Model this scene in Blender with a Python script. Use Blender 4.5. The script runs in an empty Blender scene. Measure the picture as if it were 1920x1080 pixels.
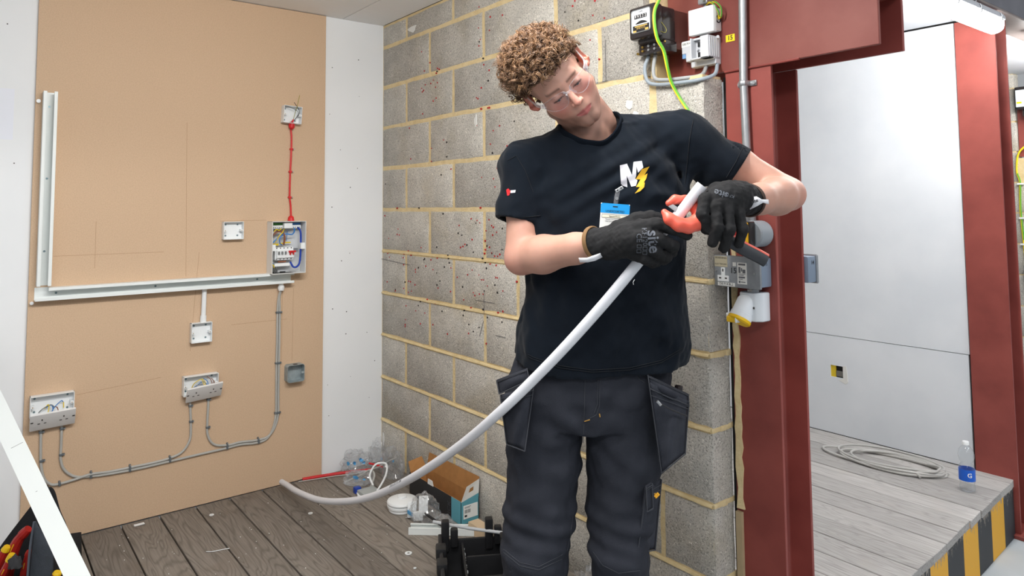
import bpy, bmesh, math, random
import numpy as np
from mathutils import Vector, Matrix
random.seed(7)
SC = bpy.context.scene
COL = SC.collection
V = Vector

# ------------------------------------------------------------------ camera
CF, CPY, CYAW, CPIT, CROLL = 1321.7455, 301.2586, 2.4813, 0.0656, -0.0073
CPOS = V((3.5148, -1.8209, 1.3482))
_F = V((math.cos(CPIT)*math.cos(CYAW), math.cos(CPIT)*math.sin(CYAW), math.sin(CPIT)))
_R = V((math.sin(CYAW), -math.cos(CYAW), 0))
_U = _R.cross(_F)
_R2 = _R*math.cos(CROLL) + _U*math.sin(CROLL)
_U2 = -_R*math.sin(CROLL) + _U*math.cos(CROLL)
cd = bpy.data.cameras.new('camera')
cam = bpy.data.objects.new('camera', cd); COL.objects.link(cam)
cam.matrix_world = Matrix(((_R2.x, _U2.x, -_F.x, CPOS.x), (_R2.y, _U2.y, -_F.y, CPOS.y), (_R2.z, _U2.z, -_F.z, CPOS.z), (0, 0, 0, 1)))
cd.sensor_fit = 'HORIZONTAL'; cd.sensor_width = 36.0
cd.lens = CF/1920*36.0
cd.shift_y = (CPY-540)/1920
cd.clip_start = 0.05
SC.camera = cam

# ------------------------------------------------------------------ light
SC.view_settings.view_transform = 'Standard'
SC.view_settings.look = 'None'
SC.view_settings.gamma = 1.0
SC.view_settings.exposure = 0.22
w = bpy.data.worlds.new('hall'); SC.world = w; w.use_nodes = True
bgn = w.node_tree.nodes['Background']
bgn.inputs[0].default_value = (0.93, 0.965, 1.0, 1); bgn.inputs[1].default_value = 0.33

def area(name, loc, rot, sx, sy, power, color=(1, 1, 1), spread=math.pi):
    l = bpy.data.lights.new(name, 'AREA'); l.shape = 'RECTANGLE'; l.size = sx; l.size_y = sy
    l.energy = power; l.color = color; l.spread = spread
    o = bpy.data.objects.new(name, l); COL.objects.link(o)
    o.location = loc; o.rotation_euler = rot
    return o
# tube lamps of the hall: each bay has one under its front beam, the aisle has rows overhead
area('aisle_lights_a', (4.6, -3.2, 3.3), (math.radians(-20), math.radians(22), 0), .5, 4.5, 80, (.96, .98, 1))
area('aisle_lights_b', (4.9, 1.6, 3.4), (0, math.radians(22), 0), .5, 4.5, 60, (.96, .98, 1))

# ------------------------------------------------------------------ helpers
MATS = {}
def srgb(*c):
    if len(c) == 1: c = c*3
    return tuple(((x/255)/12.92 if x/255 <= .04045 else ((x/255+.055)/1.055)**2.4) for x in c)
def nd(nt, t, **kw):
    n = nt.nodes.new(t)
    for k, v in kw.items(): setattr(n, k, v)
    return n
def mat(name, col, rough=.6, metal=0, noise=0, nscale=20, bump=0, bscale=80, spec=.5, trans=0, ior=1.45, alpha=1, coat=0, emit=None, estr=0, ndetail=4, rand=0, col2=None, sheen=0):
    """principled material; noise mixes col towards col2 (own mottling), bump = fine relief"""
    if name in MATS: return MATS[name]
    m = bpy.data.materials.new(name); m.use_nodes = True; nt = m.node_tree
    b = nt.nodes['Principled BSDF']
    b.inputs['Base Color'].default_value = (*col, 1); b.inputs['Roughness'].default_value = rough
    b.inputs['Metallic'].default_value = metal; b.inputs['Specular IOR Level'].default_value = spec
    b.inputs['Transmission Weight'].default_value = trans; b.inputs['IOR'].default_value = ior
    b.inputs['Alpha'].default_value = alpha; b.inputs['Coat Weight'].default_value = coat
    if sheen: b.inputs['Sheen Weight'].default_value = sheen
    if emit: b.inputs['Emission Color'].default_value = (*emit, 1); b.inputs['Emission Strength'].default_value = estr
    tc = nd(nt, 'ShaderNodeTexCoord')
    last = None
    if noise:
        n = nd(nt, 'ShaderNodeTexNoise'); n.inputs['Scale'].default_value = nscale; n.inputs['Detail'].default_value = ndetail
        nt.links.new(tc.outputs['Object'], n.inputs['Vector'])
        r = nd(nt, 'ShaderNodeValToRGB'); r.color_ramp.elements[0].position = .38; r.color_ramp.elements[1].position = .66
        c2 = col2 or tuple(c*.6 for c in col)
        r.color_ramp.elements[0].color = (*col, 1)
        r.color_ramp.elements[1].color = (*(c*(1-noise)+d*noise for c, d in zip(col, c2)), 1)
        nt.links.new(n.outputs['Fac'], r.inputs[0]); last = r.outputs[0]
    if rand:
        oi = nd(nt, 'ShaderNodeObjectInfo'); hs = nd(nt, 'ShaderNodeHueSaturation')
        mr = nd(nt, 'ShaderNodeMapRange'); mr.inputs[3].default_value = 1-rand; mr.inputs[4].default_value = 1+rand
        nt.links.new(oi.outputs['Random'], mr.inputs[0]); nt.links.new(mr.outputs[0], hs.inputs['Value'])
        if last: nt.links.new(last, hs.inputs['Color'])
        else: hs.inputs['Color'].default_value = (*col, 1)
        last = hs.outputs[0]
    if last: nt.links.new(last, b.inputs['Base Color'])
    if bump:
        n2 = nd(nt, 'ShaderNodeTexNoise'); n2.inputs['Scale'].default_value = bscale; n2.inputs['Detail'].default_value = 3
        nt.links.new(tc.outputs['Object'], n2.inputs['Vector'])
        bp = nd(nt, 'ShaderNodeBump'); bp.inputs['Strength'].default_value = bump; bp.inputs['Distance'].default_value = .004
        nt.links.new(n2.outputs['Fac'], bp.inputs['Height']); nt.links.new(bp.outputs[0], b.inputs['Normal'])
    MATS[name] = m
    return m

def wloc(o):
    v = V((0, 0, 0))
    while o is not None: v = v + o.location; o = o.parent
    return v
def tag(o, label=None, cat=None, group=None, kind=None):
    if label: o['label'] = label
    if cat: o['category'] = cat
    if group: o['group'] = group
    if kind: o['kind'] = kind
    return o
def thing(name, label, cat, loc, group=None):
    o = bpy.data.objects.new(name, None); COL.objects.link(o); o.location = loc; o.empty_display_size = .05
    return tag(o, label, cat, group)
def struct(o): o['kind'] = 'structure'; return o

def link_mesh(name, verts, faces, m, parent=None, smooth=30, bevel=0, bseg=1, origin=None, mats=None, fmat=None, weld=False):
    me = bpy.data.meshes.new(name)
    vs = [V(v) for v in verts]
    if parent is not None: off = wloc(parent)
    elif origin is not None: off = V(origin)
    else:
        lo = [min(v[i] for v in vs) for i in range(3)]; hi = [max(v[i] for v in vs) for i in range(3)]
        off = V(((lo[0]+hi[0])/2, (lo[1]+hi[1])/2, lo[2]))
    me.from_pydata([v-off for v in vs], [], faces)
    for q in (mats or [m]): me.materials.append(q)
    if fmat is not None: me.polygons.foreach_set('material_index', fmat)
    if bevel or weld:
        bm = bmesh.new(); bm.from_mesh(me)
        if weld: bmesh.ops.remove_doubles(bm, verts=bm.verts, dist=1e-5)
        if bevel:
            es = [e for e in bm.edges if len(e.link_faces) == 2 and e.calc_face_angle(0) > .5]
            bmesh.ops.bevel(bm, geom=es, offset=bevel, offset_type='OFFSET', segments=bseg, profile=.6, affect='EDGES', clamp_overlap=True)
        bm.to_mesh(me); bm.free()
    if smooth:
        me.polygons.foreach_set('use_smooth', [True]*len(me.polygons))
        if smooth < 180: me.set_sharp_from_angle(angle=math.radians(smooth))
    me.update()
    o = bpy.data.objects.new(name, me); COL.objects.link(o)
    if parent is not None: o.parent = parent
    else: o.location = off
    return o

def spline(pts, n=8):
    """Catmull-Rom through pts"""
    P = [V(p) for p in pts]
    if len(P) < 3: return P
    P = [P[0]*2-P[1]] + P + [P[-1]*2-P[-2]]
    out = []
    for i in range(1, len(P)-2):
        for k in range(n):
            t = k/n; a, b, c, d = P[i-1], P[i], P[i+1], P[i+2]
            out.append(.5*((2*b)+(c-a)*t+(2*a-5*b+4*c-d)*t*t+(3*b-a-3*c+d)*t**3))
    out.append(P[-2]); return out

class MB:
    def __init__(s): s.v = []; s.f = []; s.m = []; s.cm = 0
    def add(s, vs, fs):
        k = len(s.v); s.v += [V(v) for v in vs]; s.f += [tuple(i+k for i in f) for f in fs]; s.m += [s.cm]*len(fs); return s
    def box(s, lo, hi, M=None):
        x0, y0, z0 = lo; x1, y1, z1 = hi
        vs = [V(p) for p in ((x0,y0,z0),(x1,y0,z0),(x1,y1,z0),(x0,y1,z0),(x0,y0,z1),(x1,y0,z1),(x1,y1,z1),(x0,y1,z1))]
        if M is not None: vs = [M @ v for v in vs]
        return s.add(vs, [(3,2,1,0),(4,5,6,7),(0,1,5,4),(1,2,6,5),(2,3,7,6),(3,0,4,7)])
    def prism(s, poly, h0, h1, M=None, ax=2):
        """2-D polygon (ccw) extruded along axis ax from h0 to h1"""
        n = len(poly)
        def P(a, b, h): return V((a, b, h)) if ax == 2 else (V((h, a, b)) if ax == 0 else V((b, h, a)))
        vs = [P(a, b, h0) for a, b in poly]+[P(a, b, h1) for a, b in poly]
        if M is not None: vs = [M @ v for v in vs]
        return s.add(vs, [tuple(range(n-1, -1, -1)), tuple(range(n, 2*n))]+[(i, (i+1) % n, n+(i+1) % n, n+i) for i in range(n)])
    def tube(s, pts, r, n=10, cap=True, flat=None, closed=False):
        P = [V(p) for p in pts]; N = len(P)
        rs = r if isinstance(r, (list, tuple)) else [r]*N
        T = []
        for i in range(N):
            t = (P[min(i+1, N-1)]-P[max(i-1, 0)]) if not closed else (P[(i+1) % N]-P[i-1])
            T.append(t.normalized() if t.length > 1e-9 else V((0, 0, 1)))
        u = T[0].orthogonal().normalized()
        if flat is not None:
            u = (V(flat[1])-T[0]*V(flat[1]).dot(T[0])).normalized()
        vs = []
        for i in range(N):
            u = (u-T[i]*u.dot(T[i])).normalized(); w_ = T[i].cross(u)
            for k in range(n):
                a = 2*math.pi*k/n
                vs.append(P[i]+(u*math.cos(a)+w_*math.sin(a)*(flat[0] if flat else 1))*rs[i])
        fs = []
        for i in range(N if closed else N-1):
            j = (i+1) % N
            for k in range(n): fs.append((i*n+k, i*n+(k+1) % n, j*n+(k+1) % n, j*n+k))
        if cap and not closed: fs += [tuple(range(n-1, -1, -1)), tuple((N-1)*n+k for k in range(n))]
        return s.add(vs, fs)
    def cyl(s, p0, p1, r, n=16, r1=None):
        return s.tube([p0, p1], [r, r if r1 is None else r1], n)
    def lathe(s, prof, M=None, n=24):
        """profile (r, z) turned about local z"""
        vs = []; fs = []; m = len(prof)
        for k in range(n):
            a = 2*math.pi*k/n
            for r, z in prof: vs.append(V((r*math.cos(a), r*math.sin(a), z)))
        for k in range(n):
            j = (k+1) % n
            for i in range(m-1): fs.append((k*m+i, j*m+i, j*m+i+1, k*m+i+1))
        if M is not None: vs = [M @ v for v in vs]
        return s.add(vs, fs)
    def build(s, name, m, parent=None, **kw):
        if isinstance(m, list): return link_mesh(name, s.v, s.f, None, parent, mats=m, fmat=s.m, **kw)
        return link_mesh(name, s.v, s.f, m, parent, **kw)

def frame(o, x, z):
    """matrix with origin o, local x and (approximately) local z"""
    x = V(x).normalized(); z = V(z); y = z.cross(x).normalized(); z = x.cross(y)
    return Matrix(((x.x, y.x, z.x, o[0]), (x.y, y.y, z.y, o[1]), (x.z, y.z, z.z, o[2]), (0, 0, 0, 1)))

def text(name, s, size, M, m, parent, depth=.0004, align='CENTER', bold=0, warp=None, squash=1):
    """flat lettering in local xy of M, facing local +z"""
    c = bpy.data.curves.new(name, 'FONT'); c.body = s; c.size = size; c.align_x = align; c.align_y = 'CENTER'
    c.extrude = depth; c.offset = bold; c.resolution_u = 2
    o = bpy.data.objects.new(name, c); COL.objects.link(o)
    dg = bpy.context.evaluated_depsgraph_get(); me = bpy.data.meshes.new_from_object(o.evaluated_get(dg))
    vs = [V((v.co.x*squash, v.co.y, v.co.z)) for v in me.vertices]; fs = [tuple(p.vertices) for p in me.polygons]
    bpy.data.objects.remove(o); bpy.data.curves.remove(c); bpy.data.meshes.remove(me)
    if not vs: return None
    vs = [warp(v) for v in vs] if warp else [M @ v for v in vs]
    return link_mesh(name, vs, fs, m, parent, smooth=0)

def smooth_noise(seed, n=24):
    rg = np.random.RandomState(seed); D = rg.randn(n, 3); ph = rg.rand(n)*6.283; return D, ph

# ------------------------------------------------------------------ surface materials
def block_mat(name, base, stain):
    m = bpy.data.materials.new(name); m.use_nodes = True; nt = m.node_tree; b = nt.nodes['Principled BSDF']; L = nt.links.new
    b.inputs['Roughness'].default_value = .95; b.inputs['Specular IOR Level'].default_value = .2
    tc = nd(nt, 'ShaderNodeTexCoord'); oi = nd(nt, 'ShaderNodeObjectInfo')
    va = nd(nt, 'ShaderNodeVectorMath', operation='ADD'); vm = nd(nt, 'ShaderNodeVectorMath', operation='SCALE'); vm.inputs['Scale'].default_value = 7.0
    L(oi.outputs['Location'], vm.inputs[0]); L(tc.outputs['Object'], va.inputs[0]); L(vm.outputs[0], va.inputs[1])
    def noise(sc, det=4, rough=.6):
        n = nd(nt, 'ShaderNodeTexNoise'); n.inputs['Scale'].default_value = sc; n.inputs['Detail'].default_value = det; n.inputs['Roughness'].default_value = rough
        L(va.outputs[0], n.inputs['Vector']); return n.outputs['Fac']
    def ramp(src, p0, c0, p1, c1):
        r = nd(nt, 'ShaderNodeValToRGB'); e = r.color_ramp.elements; e[0].position = p0; e[1].position = p1; e[0].color = (*c0, 1); e[1].color = (*c1, 1)
        L(src, r.inputs[0]); return r.outputs[0]
    def mix(f, a, c, mode='MIX'):
        x = nd(nt, 'ShaderNodeMix', data_type='RGBA', blend_type=mode)
        if isinstance(f, float): x.inputs[0].default_value = f
        else: L(f, x.inputs[0])
        for i, s in ((6, a), (7, c)):
            if isinstance(s, tuple): x.inputs[i].default_value = (*s, 1)
            else: L(s, x.inputs[i])
        return x.outputs[2]
    c = ramp(noise(9, 5), .3, tuple(x*.86 for x in base), .7, tuple(x*1.12 for x in base))
    c = mix(ramp(noise(3.2, 3), .52, (0, 0, 0), .78, (.55,)*3), c, stain)
    c = mix(ramp(noise(170, 2, .7), .36, (.75,)*3, .48, (0,)*3), c, tuple(x*.42 for x in base))       # dark pits
    c = mix(ramp(noise(120, 2, .7), .62, (0,)*3, .72, (.8,)*3), c, tuple(min(1, x*1.75) for x in base))   # pale grains
    c = mix(ramp(noise(14, 6, .75), .66, (0,)*3, .74, (.6,)*3), c, (.62, .61, .58))                     # lime smears
    hs = nd(nt, 'ShaderNodeHueSaturation'); mr = nd(nt, 'ShaderNodeMapRange'); mr.inputs[3].default_value = .86; mr.inputs[4].default_value = 1.14
    L(oi.outputs['Random'], mr.inputs[0]); L(mr.outputs[0], hs.inputs['Value']); L(c, hs.inputs['Color']); L(hs.outputs[0], b.inputs['Base Color'])
    bp = nd(nt, 'ShaderNodeBump'); bp.inputs['Strength'].default_value = .9; bp.inputs['Distance'].default_value = .004
    ad = nd(nt, 'ShaderNodeMath', operation='ADD'); L(noise(170, 2, .7), ad.inputs[0]); L(noise(40, 3), ad.inputs[1]); L(ad.outputs[0], bp.inputs['Height']); L(bp.outputs[0], b.inputs['Normal'])
    MATS[name] = m; return m
M_BLOCK = block_mat('concrete_block', srgb(194, 189, 180), srgb(168, 152, 118))
M_MORTAR = mat('sand_mortar', srgb(224, 204, 160), .95, noise=.5, nscale=26, col2=srgb(204, 178, 126), bump=.8, bscale=90, spec=.2)
def wood_mat(name, pale, dark, knots):
    m = bpy.data.materials.new(name); m.use_nodes = True; nt = m.node_tree; b = nt.nodes['Principled BSDF']; L = nt.links.new
    b.inputs['Roughness'].default_value = .8; b.inputs['Specular IOR Level'].default_value = .25
    tc = nd(nt, 'ShaderNodeTexCoord'); oi = nd(nt, 'ShaderNodeObjectInfo')
    vm = nd(nt, 'ShaderNodeVectorMath', operation='SCALE'); vm.inputs['Scale'].default_value = 5.3
    va = nd(nt, 'ShaderNodeVectorMath', operation='ADD')
    L(oi.outputs['Location'], vm.inputs[0]); L(tc.outputs['Object'], va.inputs[0]); L(vm.outputs[0], va.inputs[1])
    mp = nd(nt, 'ShaderNodeMapping'); mp.inputs['Scale'].default_value = (1.8, 13, 13); L(va.outputs[0], mp.inputs[0])
    n1 = nd(nt, 'ShaderNodeTexNoise'); n1.inputs['Scale'].default_value = 1.0; n1.inputs['Detail'].default_value = 1.5; n1.inputs['Distortion'].default_value = .35; L(mp.outputs[0], n1.inputs[0])
    # growth rings: contour lines of a stretched noise
    mu = nd(nt, 'ShaderNodeMath', operation='MULTIPLY'); mu.inputs[1].default_value = 15.0; L(n1.outputs['Fac'], mu.inputs[0])
    fr = nd(nt, 'ShaderNodeMath', operation='PINGPONG'); fr.inputs[1].default_value = .5; L(mu.outputs[0], fr.inputs[0])
    mp2 = nd(nt, 'ShaderNodeMapping'); mp2.inputs['Scale'].default_value = (6, 160, 160); L(va.outputs[0], mp2.inputs[0])
    n2 = nd(nt, 'ShaderNodeTexNoise'); n2.inputs['Scale'].default_value = 1.0; n2.inputs['Detail'].default_value = 3; L(mp2.outputs[0], n2.inputs[0])
    r = nd(nt, 'ShaderNodeValToRGB'); e = r.color_ramp.elements; e[0].position = .0; e[0].color = (*dark, 1); e[1].position = .26; e[1].color = (*pale, 1); L(fr.outputs[0], r.inputs[0])
    x = nd(nt, 'ShaderNodeMix', data_type='RGBA', blend_type='MULTIPLY'); x.inputs[0].default_value = .55; L(r.outputs[0], x.inputs[6])
    r2 = nd(nt, 'ShaderNodeValToRGB'); e = r2.color_ramp.elements; e[0].position = .3; e[0].color = (.66, .64, .62, 1); e[1].position = .65; e[1].color = (1.1, 1.1, 1.1, 1); L(n2.outputs['Fac'], r2.inputs[0]); L(r2.outputs[0], x.inputs[7])
    n3 = nd(nt, 'ShaderNodeTexNoise'); n3.inputs['Scale'].default_value = 7; n3.inputs['Detail'].default_value = 4; L(va.outputs[0], n3.inputs[0])
    r3 = nd(nt, 'ShaderNodeValToRGB'); e = r3.color_ramp.elements; e[0].position = .56; e[0].color = (0, 0, 0, 1); e[1].position = .75; e[1].color = (.6, .6, .6, 1); L(n3.outputs['Fac'], r3.inputs[0])
    y = nd(nt, 'ShaderNodeMix', data_type='RGBA'); L(r3.outputs[0], y.inputs[0]); L(x.outputs[2], y.inputs[6]); y.inputs[7].default_value = (*knots, 1)
    hs = nd(nt, 'ShaderNodeHueSaturation'); mr = nd(nt, 'ShaderNodeMapRange'); mr.inputs[3].default_value = .84; mr.inputs[4].default_value = 1.12
    L(oi.outputs['Random'], mr.inputs[0]); L(mr.outputs[0], hs.inputs['Value']); L(y.outputs[2], hs.inputs['Color']); L(hs.outputs[0], b.inputs['Base Color'])
    bp = nd(nt, 'ShaderNodeBump'); bp.inputs['Strength'].default_value = .35; bp.inputs['Distance'].default_value = .002
    ad = nd(nt, 'ShaderNodeMath', operation='ADD'); L(fr.outputs[0], ad.inputs[0]); L(n2.outputs['Fac'], ad.inputs[1]); L(ad.outputs[0], bp.inputs['Height']); L(bp.outputs[0], b.inputs['Normal'])
    MATS[name] = m; return m
M_PLANK = wood_mat('weathered_plank', srgb(138, 130, 121), srgb(116, 108, 100), srgb(126, 114, 103))
M_PLANK2 = wood_mat('pale_plank', srgb(182, 179, 176), srgb(166, 163, 160), srgb(178, 172, 166))
M_WHITE = mat('white_emulsion', srgb(236, 237, 238), .75, noise=.25, nscale=2.2, col2=srgb(222, 224, 226), bump=.05, bscale=14)
M_WHITE2 = mat('white_plasterboard', srgb(226, 229, 233), .7, noise=.5, nscale=3, col2=srgb(208, 213, 219), bump=.05, bscale=10)
M_CEIL = mat('ceiling_board', srgb(240, 238, 236), .8, noise=.3, nscale=3, col2=srgb(230, 227, 224))
M_MDF = mat('mdf', srgb(208, 178, 148), .75, noise=.4, nscale=240, col2=srgb(182, 152, 122), bump=.06, bscale=300)
M_RED = mat('red_oxide_paint', srgb(150, 74, 66), .5, noise=.9, nscale=5, col2=srgb(126, 58, 52), bump=.1, bscale=30, ndetail=8)
M_REDCH = mat('red_oxide_paint_chalky', srgb(118, 54, 46), .6, noise=.55, nscale=5, col2=srgb(142, 84, 74), bump=.1, bscale=40, ndetail=9)
M_CONC = mat('concrete_floor', srgb(176, 182, 186), .6, noise=.5, nscale=4, col2=srgb(158, 164, 168), bump=.05)
M_DARKWOOD = mat('dark_joist', srgb(58, 48, 40), .9)
M_GALV = mat('galvanised', srgb(176, 178, 180), .38, metal=.75, noise=.4, nscale=30, col2=srgb(140, 143, 146))
M_BLACK = mat('black_gap', srgb(24, 23, 22), .9)

def clear2(name, tint, a, p=2.2, k=.55, gr=.12):
    m = bpy.data.materials.new(name); m.use_nodes = True; nt = m.node_tree; o = nt.nodes['Material Output']; nt.nodes.remove(nt.nodes['Principled BSDF'])
    tr = nd(nt, 'ShaderNodeBsdfTransparent'); tr.inputs[0].default_value = (*tint, 1); gl = nd(nt, 'ShaderNodeBsdfGlossy'); gl.inputs['Roughness'].default_value = gr
    df = nd(nt, 'ShaderNodeBsdfDiffuse'); df.inputs[0].default_value = (.9, .92, .95, 1)
    lw = nd(nt, 'ShaderNodeLayerWeight'); lw.inputs[0].default_value = .5; pw = nd(nt, 'ShaderNodeMath', operation='POWER'); pw.inputs[1].default_value = p
    ma = nd(nt, 'ShaderNodeMath', operation='MULTIPLY_ADD'); ma.inputs[1].default_value = k; ma.inputs[2].default_value = a; ma.use_clamp = True
    m1 = nd(nt, 'ShaderNodeMixShader'); m1.inputs[0].default_value = .35; m2 = nd(nt, 'ShaderNodeMixShader'); L = nt.links.new
    L(lw.outputs['Facing'], pw.inputs[0]); L(pw.outputs[0], ma.inputs[0]); L(gl.outputs[0], m1.inputs[1]); L(df.outputs[0], m1.inputs[2])
    L(ma.outputs[0], m2.inputs[0]); L(tr.outputs[0], m2.inputs[1]); L(m1.outputs[0], m2.inputs[2]); L(m2.outputs[0], o.inputs['Surface'])
    MATS[name] = m; return m

# ------------------------------------------------------------------ block wall behind the man
Z0 = 1.3384; CH = .225
A_J = [0, .50, .965, 1.455, 1.95]; B_J = [0, .265, .715, 1.2, 1.697]
def block(lo, hi, parent, seed, m=M_BLOCK, jit=.0022):
    """one concrete block, arrises chipped and wavering"""
    rg = random.Random(seed); nx, nz = 6, 4
    x0, y0, z0 = lo; x1, y1, z1 = hi; vs = []; fs = []
    e = .004
    def J(): return rg.uniform(-jit, jit)
    # front grid ring (bevelled) : outer ring pushed back by e
    front = {}
    for i in range(nx+1):
        for k in range(nz+1):
            ed = i in (0, nx) or k in (0, nz)
            x = x0+(x1-x0)*i/nx; z = z0+(z1-z0)*k/nz
            if not ed:
                if i == 1: x = x0+.008
                if i == nx-1: x = x1-.008
                if k == 1: z = z0+.008
                if k == nz-1: z = z1-.008
                front[i, k] = len(vs); vs.append((x+J(), y0+J()*.25, z+J()))
            else:
                front[i, k] = len(vs); vs.append((x+J(), y0+e+abs(J())*1.2, z+J()))
    for i in range(nx):
        for k in range(nz): fs.append((front[i, k], front[i+1, k], front[i+1, k+1], front[i, k+1]))
    rim = [(i, 0) for i in range(nx)]+[(nx, k) for k in range(nz)]+[(i, nz) for i in range(nx, 0, -1)]+[(0, k) for k in range(nz, 0, -1)]
    back = []
    for q in rim: x, y, z = vs[front[q]]; back.append(len(vs)); vs.append((x, y1, z))
    n = len(rim)
    for a in range(n): fs.append((front[rim[(a+1) % n]], front[rim[a]], back[a], back[(a+1) % n]))
    fs.append(tuple(back))
    return link_mesh('block', vs, fs, m, parent, smooth=50)
mb = MB(); mb.box((0, .0035, -.012), (1.902, .098, 2.365)); mb.box((1.902, .0035, -.012), (2.146, .098, 1.762))
wall_back = struct(mb.build('wall_back', M_MORTAR, smooth=0))
sd = 0
for k in range(-5, 6):
    zt = min(Z0-CH*k, 2.362)-.0075; zb = Z0-CH*(k+1)+.0075
    if k == 5: zb = -.012
    js = A_J if k % 2 == 0 else B_J
    end = 2.15
    if k <= -3: end = 1.908
    js = [j for j in js if j < end-.05]+[end]
    for i in range(len(js)-1):
        x0 = js[i]+(.0075 if i else .002); x1 = js[i+1]-(.0075 if i < len(js)-2 else 0)
        sd += 1
        zt2 = zt
        if k == -2 and i == len(js)-2: zt2 = 1.752
        if k == -2 and i == len(js)-3: x1 = 1.93
        block((x0, 0, zb), (x1, .1, zt2), wall_back, sd)
# mortar squeezed out at the quoin and along some beds
rg = random.Random(3)
mb = MB()
for k in range(-1, 6):
    z = Z0-CH*k
    if z < .05: continue
    for j in range(5):
        y = .006+j*.02
        mb.box((2.135, y-.004, z-.008-rg.random()*.003), (2.1515+rg.random()*.003, y+.024, z+.007+rg.random()*.002))
ms = mb.build('mortar_lump', M_MORTAR, wall_back, bevel=.004, bseg=2)
# bed joints weather out as small ledges below eye level
for k in range(1, 6):
    z = Z0-CH*k
    pts = []
    m2 = MB()
    n = 44
    for i in range(n+1):
        x = .002+i*2.146/n; d = .0055-rg.random()*.003 if k > 1 else .0015; h = .0055+rg.random()*.002
        pts.append((x, d, h))
    vs = []; fs = []
    for x, d, h in pts: vs += [(x, .012, z+h), (x, -d*.4, z+h*.55), (x, -d, z-h*.7), (x, .012, z-h)]
    for i in range(n):
        a = i*4; b_ = a+4
        fs += [(a, a+1, b_+1, b_), (a+1, a+2, b_+2, b_+1), (a+2, a+3, b_+3, b_+2)]
    m2.add(vs, fs); m2.build('mortar_bed', M_MORTAR, wall_back, smooth=60)
# red wall plugs and drill holes left in the blocks
M_PLUG = mat('red_plug', srgb(176, 34, 34), .6)
M_HOLE = mat('drill_hole', srgb(38, 34, 32), .9)
mp, mh = MB(), MB()
clusters = [(.30, .72, 1.30, 1.9, 14), (.42, .62, 1.93, 2.15, 16), (.9, 1.05, 1.0, 2.3, 34), (.2, 1.1, 1.02, 1.18, 36), (.75, 1.4, .75, 1.3, 60), (.15, .7, .72, 1.0, 26), (1.0, 1.7, 1.2, 2.2, 40), (.02, .25, .9, 1.5, 12), (1.55, 1.75, 1.75, 2.25, 10)]
for x0, x1, z0_, z1_, n in clusters:
    for _ in range(n):
        x = rg.uniform(x0, x1); z = rg.uniform(z0_, z1_); r = rg.uniform(.0028, .0048)
        (mp if rg.random() < .68 else mh).cyl((x, .006, z), (x, -.0022, z), r, 7)
tag(mp.build('wall_plug', M_PLUG, wall_back), kind='stuff'); tag(mh.build('drill_hole', M_HOLE, wall_back), kind='stuff')
# chips of white filler on the blocks
M_CHIP = mat('white_filler', srgb(222, 221, 216), .9)
mb = MB()
for x, z, sx, sz in [(.905, 1.74, .012, .03), (.03, .115, .012, .035), (.33, 2.28, .05, .02), (1.84, 1.70, .022, .02), (1.87, 1.655, .016, .024)]:
    p = []
    for q in range(9):
        a = q/9*6.283; rr = rg.uniform(.6, 1.1); p.append((sz*rr*math.sin(a)+z, sx*rr*math.cos(a)+x))
    mb.prism(p, -.0025, .004, ax=1)
tag(mb.build('filler_chip', M_CHIP, wall_back), kind='stuff')
# pencil setting-out marks on the blocks
M_PENCIL = mat('pencil', srgb(104, 102, 104), .8)
mb = MB()
for x0, z0_, x1, z1_ in [(.965, .88, .965, .98), (.9, .935, 1.04, .935), (0.0, 1.07, .3, 1.055), (1.73, 1.80, 1.73, 1.95), (1.62, 1.80, 1.74, 1.80), (.93, .78, .96, .85), (1.05, .80, 1.12, .80)]:
    d = V((x1-x0, 0, z1_-z0_)).normalized()*.001
    mb.box((min(x0, x1)-.001, -.0028, min(z0_, z1_)-.001), (max(x0, x1)+.001, -.0018, max(z0_, z1_)+.001)) if (x0 == x1 or z0_ == z1_) else mb.tube([(x0, -.002, z0_), (x1, -.002, z1_)], .0012, 4)
mb.build('pencil_mark', M_PENCIL, wall_back)

# ------------------------------------------------------------------ left wall, ceiling, decks
mb = MB(); mb.box((-.1, -3.2, -.3), (0, 0.1, 2.5)); wall_left = struct(mb.build('wall_left', M_WHITE, smooth=0))
mb = MB()
for x, z, r in [(-.015, 0, 0)]: pass
rg = random.Random(11)
for _ in range(34):
    y = rg.choice([rg.uniform(-.32, -.03), rg.uniform(-1.85, -1.62)]); z = rg.uniform(.25, 2.3); r = rg.uniform(.0015, .0032)
    mb.cyl((0, y, z), (.0012, y, z), r, 6)
tag(mb.build('pin_hole', mat('pin_hole', srgb(92, 90, 90), .9), wall_left), kind='stuff')
mb = MB(); mb.box((-.1, -3.2, 2.372), (2.12, .1, 2.45)); ceiling = struct(mb.build('ceiling', M_BLACK, smooth=0))
for y0, y1 in ((-3.2, -1.45), (-1.446, -.246), (-.242, -.001)):
    mb = MB(); mb.box((.001, y0, 2.365), (2.12, y1, 2.377)); mb.build('panel', M_CEIL, ceiling, bevel=.001)
mb = MB(); mb.box((-3, -7, -.5), (11, 10, -.27)); floor_lower = struct(mb.build('floor_lower', M_CONC, smooth=0))
mb = MB()
for y in (-2.55, -1.8, -1.0, -.2): mb.box((0.03, y, -.27), (2.27, y+.06, -.034))
mb.box((2.262, -2.6, -.27), (2.286, 0.09, -.034)); mb.box((.03, -2.6, -.27), (2.27, .09, -.2))
deck = struct(mb.build('floor', M_DARKWOOD, smooth=0))
rg = random.Random(5)
y = .107
while y > -2.7:
    y1 = y-.15
    mb = MB(); dz = rg.uniform(-.0015, .0008); xa = .02
    mb.box((xa, y1+.0035, -.034), (2.30+rg.uniform(-.003, .003), y-.0025, dz)); mb.build('plank', M_PLANK, deck, bevel=.0025, bseg=2)
    y = y1
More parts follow.
